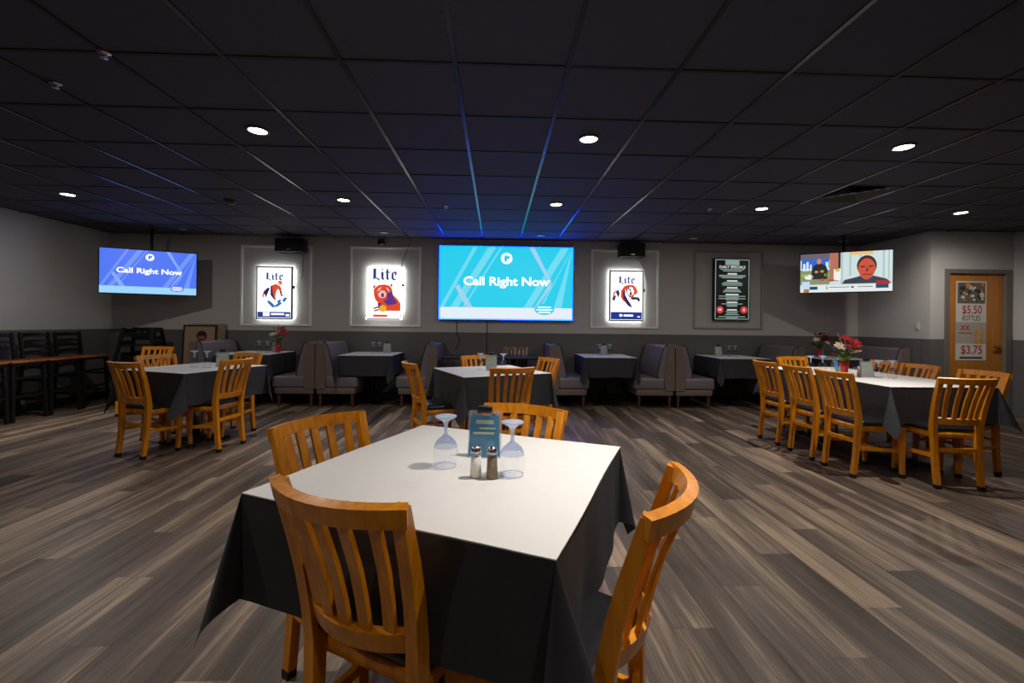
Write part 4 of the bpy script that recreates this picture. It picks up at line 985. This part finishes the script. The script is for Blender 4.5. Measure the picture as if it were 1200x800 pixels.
def make_flowers(seed, petal, scale=1.0):
    rnd = random.Random(seed)
    t = thing('flower_vase', 'flowers', 'flowers')
    MB().lathe([(.001, .002), (.028, .002), (.034, .02), (.040, .09), (.044, .13), (.040, .13), (.036, .09), (.001, .03)], 18).build('vase', M_redglass, t)
    def petals(c, r, m, nm, n=6, layers=2, tilt=None):
        q = MB(); ax = Vector(tilt or (rnd.uniform(-.6, .6), rnd.uniform(-.9, .1), 1)).normalized(); u = ax.cross(Vector((1, 0.2, 0))).normalized(); v = ax.cross(u)
        for l in range(layers):
            for k in range(n):
                a = 2*PI*(k+0.5*l)/n; d_ = u*math.cos(a)+v*math.sin(a); e = ax.cross(d_)
                rr = r*(1-0.3*l); up = 0.25+0.5*l
                P = [c, c+d_*rr*.45+e*rr*.34+ax*rr*up*.35, c+d_*rr+e*rr*.16+ax*rr*up*.5, c+d_*rr*1.1+ax*rr*up*.4, c+d_*rr-e*rr*.16+ax*rr*up*.5, c+d_*rr*.45-e*rr*.34+ax*rr*up*.35, c+d_*rr*.5+ax*rr*up*.2]
                q.add(P, [(0, 1, 6), (1, 2, 6), (2, 3, 6), (3, 4, 6), (4, 5, 6), (5, 0, 6)], True)
        return q.build(nm, m, t)
    heads = [((.09, -.02, .33), .055, petal), ((.04, .03, .37), .05, petal), ((.13, .0, .29), .05, petal), ((.03, -.05, .29), .05, petal), ((.075, .04, .27), .045, petal), ((-.07, -.03, .28), .05, M_cream), ((-.03, .03, .30), .045, M_cream), ((.08, -.06, .235), .05, M_cream), ((-.09, .02, .21), .03, petal)]
    for c, r, m in heads:
        c = Vector(c)
        MB().tube([(c.x*.15, c.y*.15, .10), (c.x*.5, c.y*.5, .10+(c.z-.1)*.6), tuple(c)], .003, 5).build('stem', M_leaf, t)
        petals(c, r, m, 'flower_head')
    for k in range(11):
        a = rnd.uniform(0, 2*PI); l = rnd.uniform(.09, .15); o = Vector((math.cos(a), math.sin(a), 0)); e = Vector((-o.y, o.x, 0)); b = Vector((0, 0, .12)); up = rnd.uniform(.5, 1.2)
        p1 = b+o*l*.35+Vector((0, 0, l*.55*up)); p2 = b+o*l*.75+Vector((0, 0, l*.8*up)); p3 = b+o*l+Vector((0, 0, l*.75*up))
        MB().add([b+o*.02, p1+e*.022, p2+e*.018, p3, p2-e*.018, p1-e*.022, p1, p2], [(0, 1, 6), (0, 6, 5), (1, 2, 7, 6), (5, 6, 7, 4), (2, 3, 7), (4, 7, 3)], True).build('leaf', M_leaf, t)
    for k in range(6):
        a = rnd.uniform(0, 2*PI); o = Vector((math.cos(a)*.10+.03, math.sin(a)*.07, .36+rnd.uniform(0, .07)))
        MB().tube([(0, 0, .14), (o.x*.5, o.y*.5, .28), tuple(o)], [.0025, .002, .006], 5).build('twig', M_dkred, t)
    t.scale = (scale,)*3
    return t
flowers = make_flowers(4, M_red); flowers2 = make_flowers(9, M_dkred)

ZI = ZT-0.0005
def ware(src, x, y, label, group, deg=0): return place(src, USED, (x, y, ZI), math.radians(deg), label, group)
GG, GH, GS, GF = 'upturned goblets on the tables', 'menu holders on the tables', 'salt and pepper shakers', 'flower vases on the tables'
def P(px, py, z=ZI):
    """table point under a photo pixel, worked out once when the table was laid"""
    u, v = (px-600)/F_PX, (py-HORIZON)/F_PX
    c, s = math.cos(-ROLL), math.sin(-ROLL); u, v = u*c-v*s, u*s+v*c
    c, s = math.cos(YAW), math.sin(YAW); X_, Y_ = u*c+s, -u*s+c
    k = (z-CAM_H)/(-v); return X_*k, Y_*k
ware(goblet, *P(522, 546), 'upturned goblet left of the menu stand on the near table', GG)
ware(goblet, *P(600, 556), 'upturned goblet right of the shakers on the near table', GG)
ware(holder, *P(568, 534), 'clear stand with teal menu card and black clip on the near table', GH, -6)
ware(salt, *P(557.5, 559), 'white salt shaker with metal lid on the near table', GS)
ware(pepper, *P(576.5, 560), 'brown pepper shaker with metal lid on the near table', GS)
ware(goblet, -0.165, 4.66, 'upturned goblet left of the menu holder on the middle table', GG); ware(goblet, 0.075, 4.64, 'upturned goblet right of the menu holder on the middle table', GG)
ware(holder2, -0.05, 4.58, 'pale menu holder with black clip on the middle table', GH, 4)
ware(goblet, -3.10, 4.68, 'upturned goblet on the left table, farther from the menu holder', GG); ware(goblet, -2.96, 4.66, 'upturned goblet on the left table, right beside the menu holder', GG)
ware(holder2, -2.85, 4.74, 'pale menu holder with dark clip on the left table', GH, 20)
ware(goblet, 3.42, 4.72, 'upturned goblet on the long table, leftmost of four', GG); ware(goblet, 3.56, 4.73, 'upturned goblet on the long table, second from left', GG)
ware(goblet, 3.70, 4.18, 'upturned goblet on the long table, third from left', GG); ware(goblet, 3.82, 4.16, 'upturned goblet on the long table, rightmost of four', GG)
ware(holder, 3.56, 4.55, 'teal menu holder seen edge-on beside the flowers on the long table', GH, 70)
ware(flowers, 3.56, 4.43, 'bright red and cream flowers in a red vase on the long table', GF)
ware(salt, 3.50, 4.22, 'salt shaker beside the red vase on the long table', GS); ware(pepper, 3.545, 4.22, 'pepper shaker beside the red vase on the long table', GS)
ware(holder2, 3.63, 4.24, 'pale menu holder beside the shakers on the long table', GH, -8)
for bx, nm, it in [(-3.655, 'booth table below the leftmost bear sign', [('g', -.02), ('g', .11), ('h', .20), ('f', .28)]), (-1.905, 'booth table below the frameless bear sign', [('g', -.02), ('g', .08), ('h', .18)]),
                   (1.695, 'booth table below the striding bear sign', [('g', -.06), ('h', .03), ('g', .11)]), (3.72, 'booth table below the daily specials board', [('h', -.12), ('g', .02), ('g', .12)]), (5.33, 'booth table in the right corner', [('f', -.12), ('t', -.04), ('g', .14)])]:
    seen = 0; ng = sum(1 for a in it if a[0] == 'g')
    for k, dx in it:
        if k == 'g':
            lb = ('left ' if seen == 0 else 'right ') if ng > 1 else ''
            ware(goblet, bx+dx, 7.02, ('upturned %sgoblet on the ' % lb)+nm, GG); seen += 1
        elif k in 'ht': ware(holder2 if k == 'h' else holder, bx+dx, 7.10, ('pale' if k == 'h' else 'teal')+' menu holder with black clip on the '+nm, GH)
        else: ware(flowers if bx < 0 else flowers2, bx+dx, 7.0, ('red' if bx < 0 else 'dark red')+' and cream flowers on the '+nm, GF)
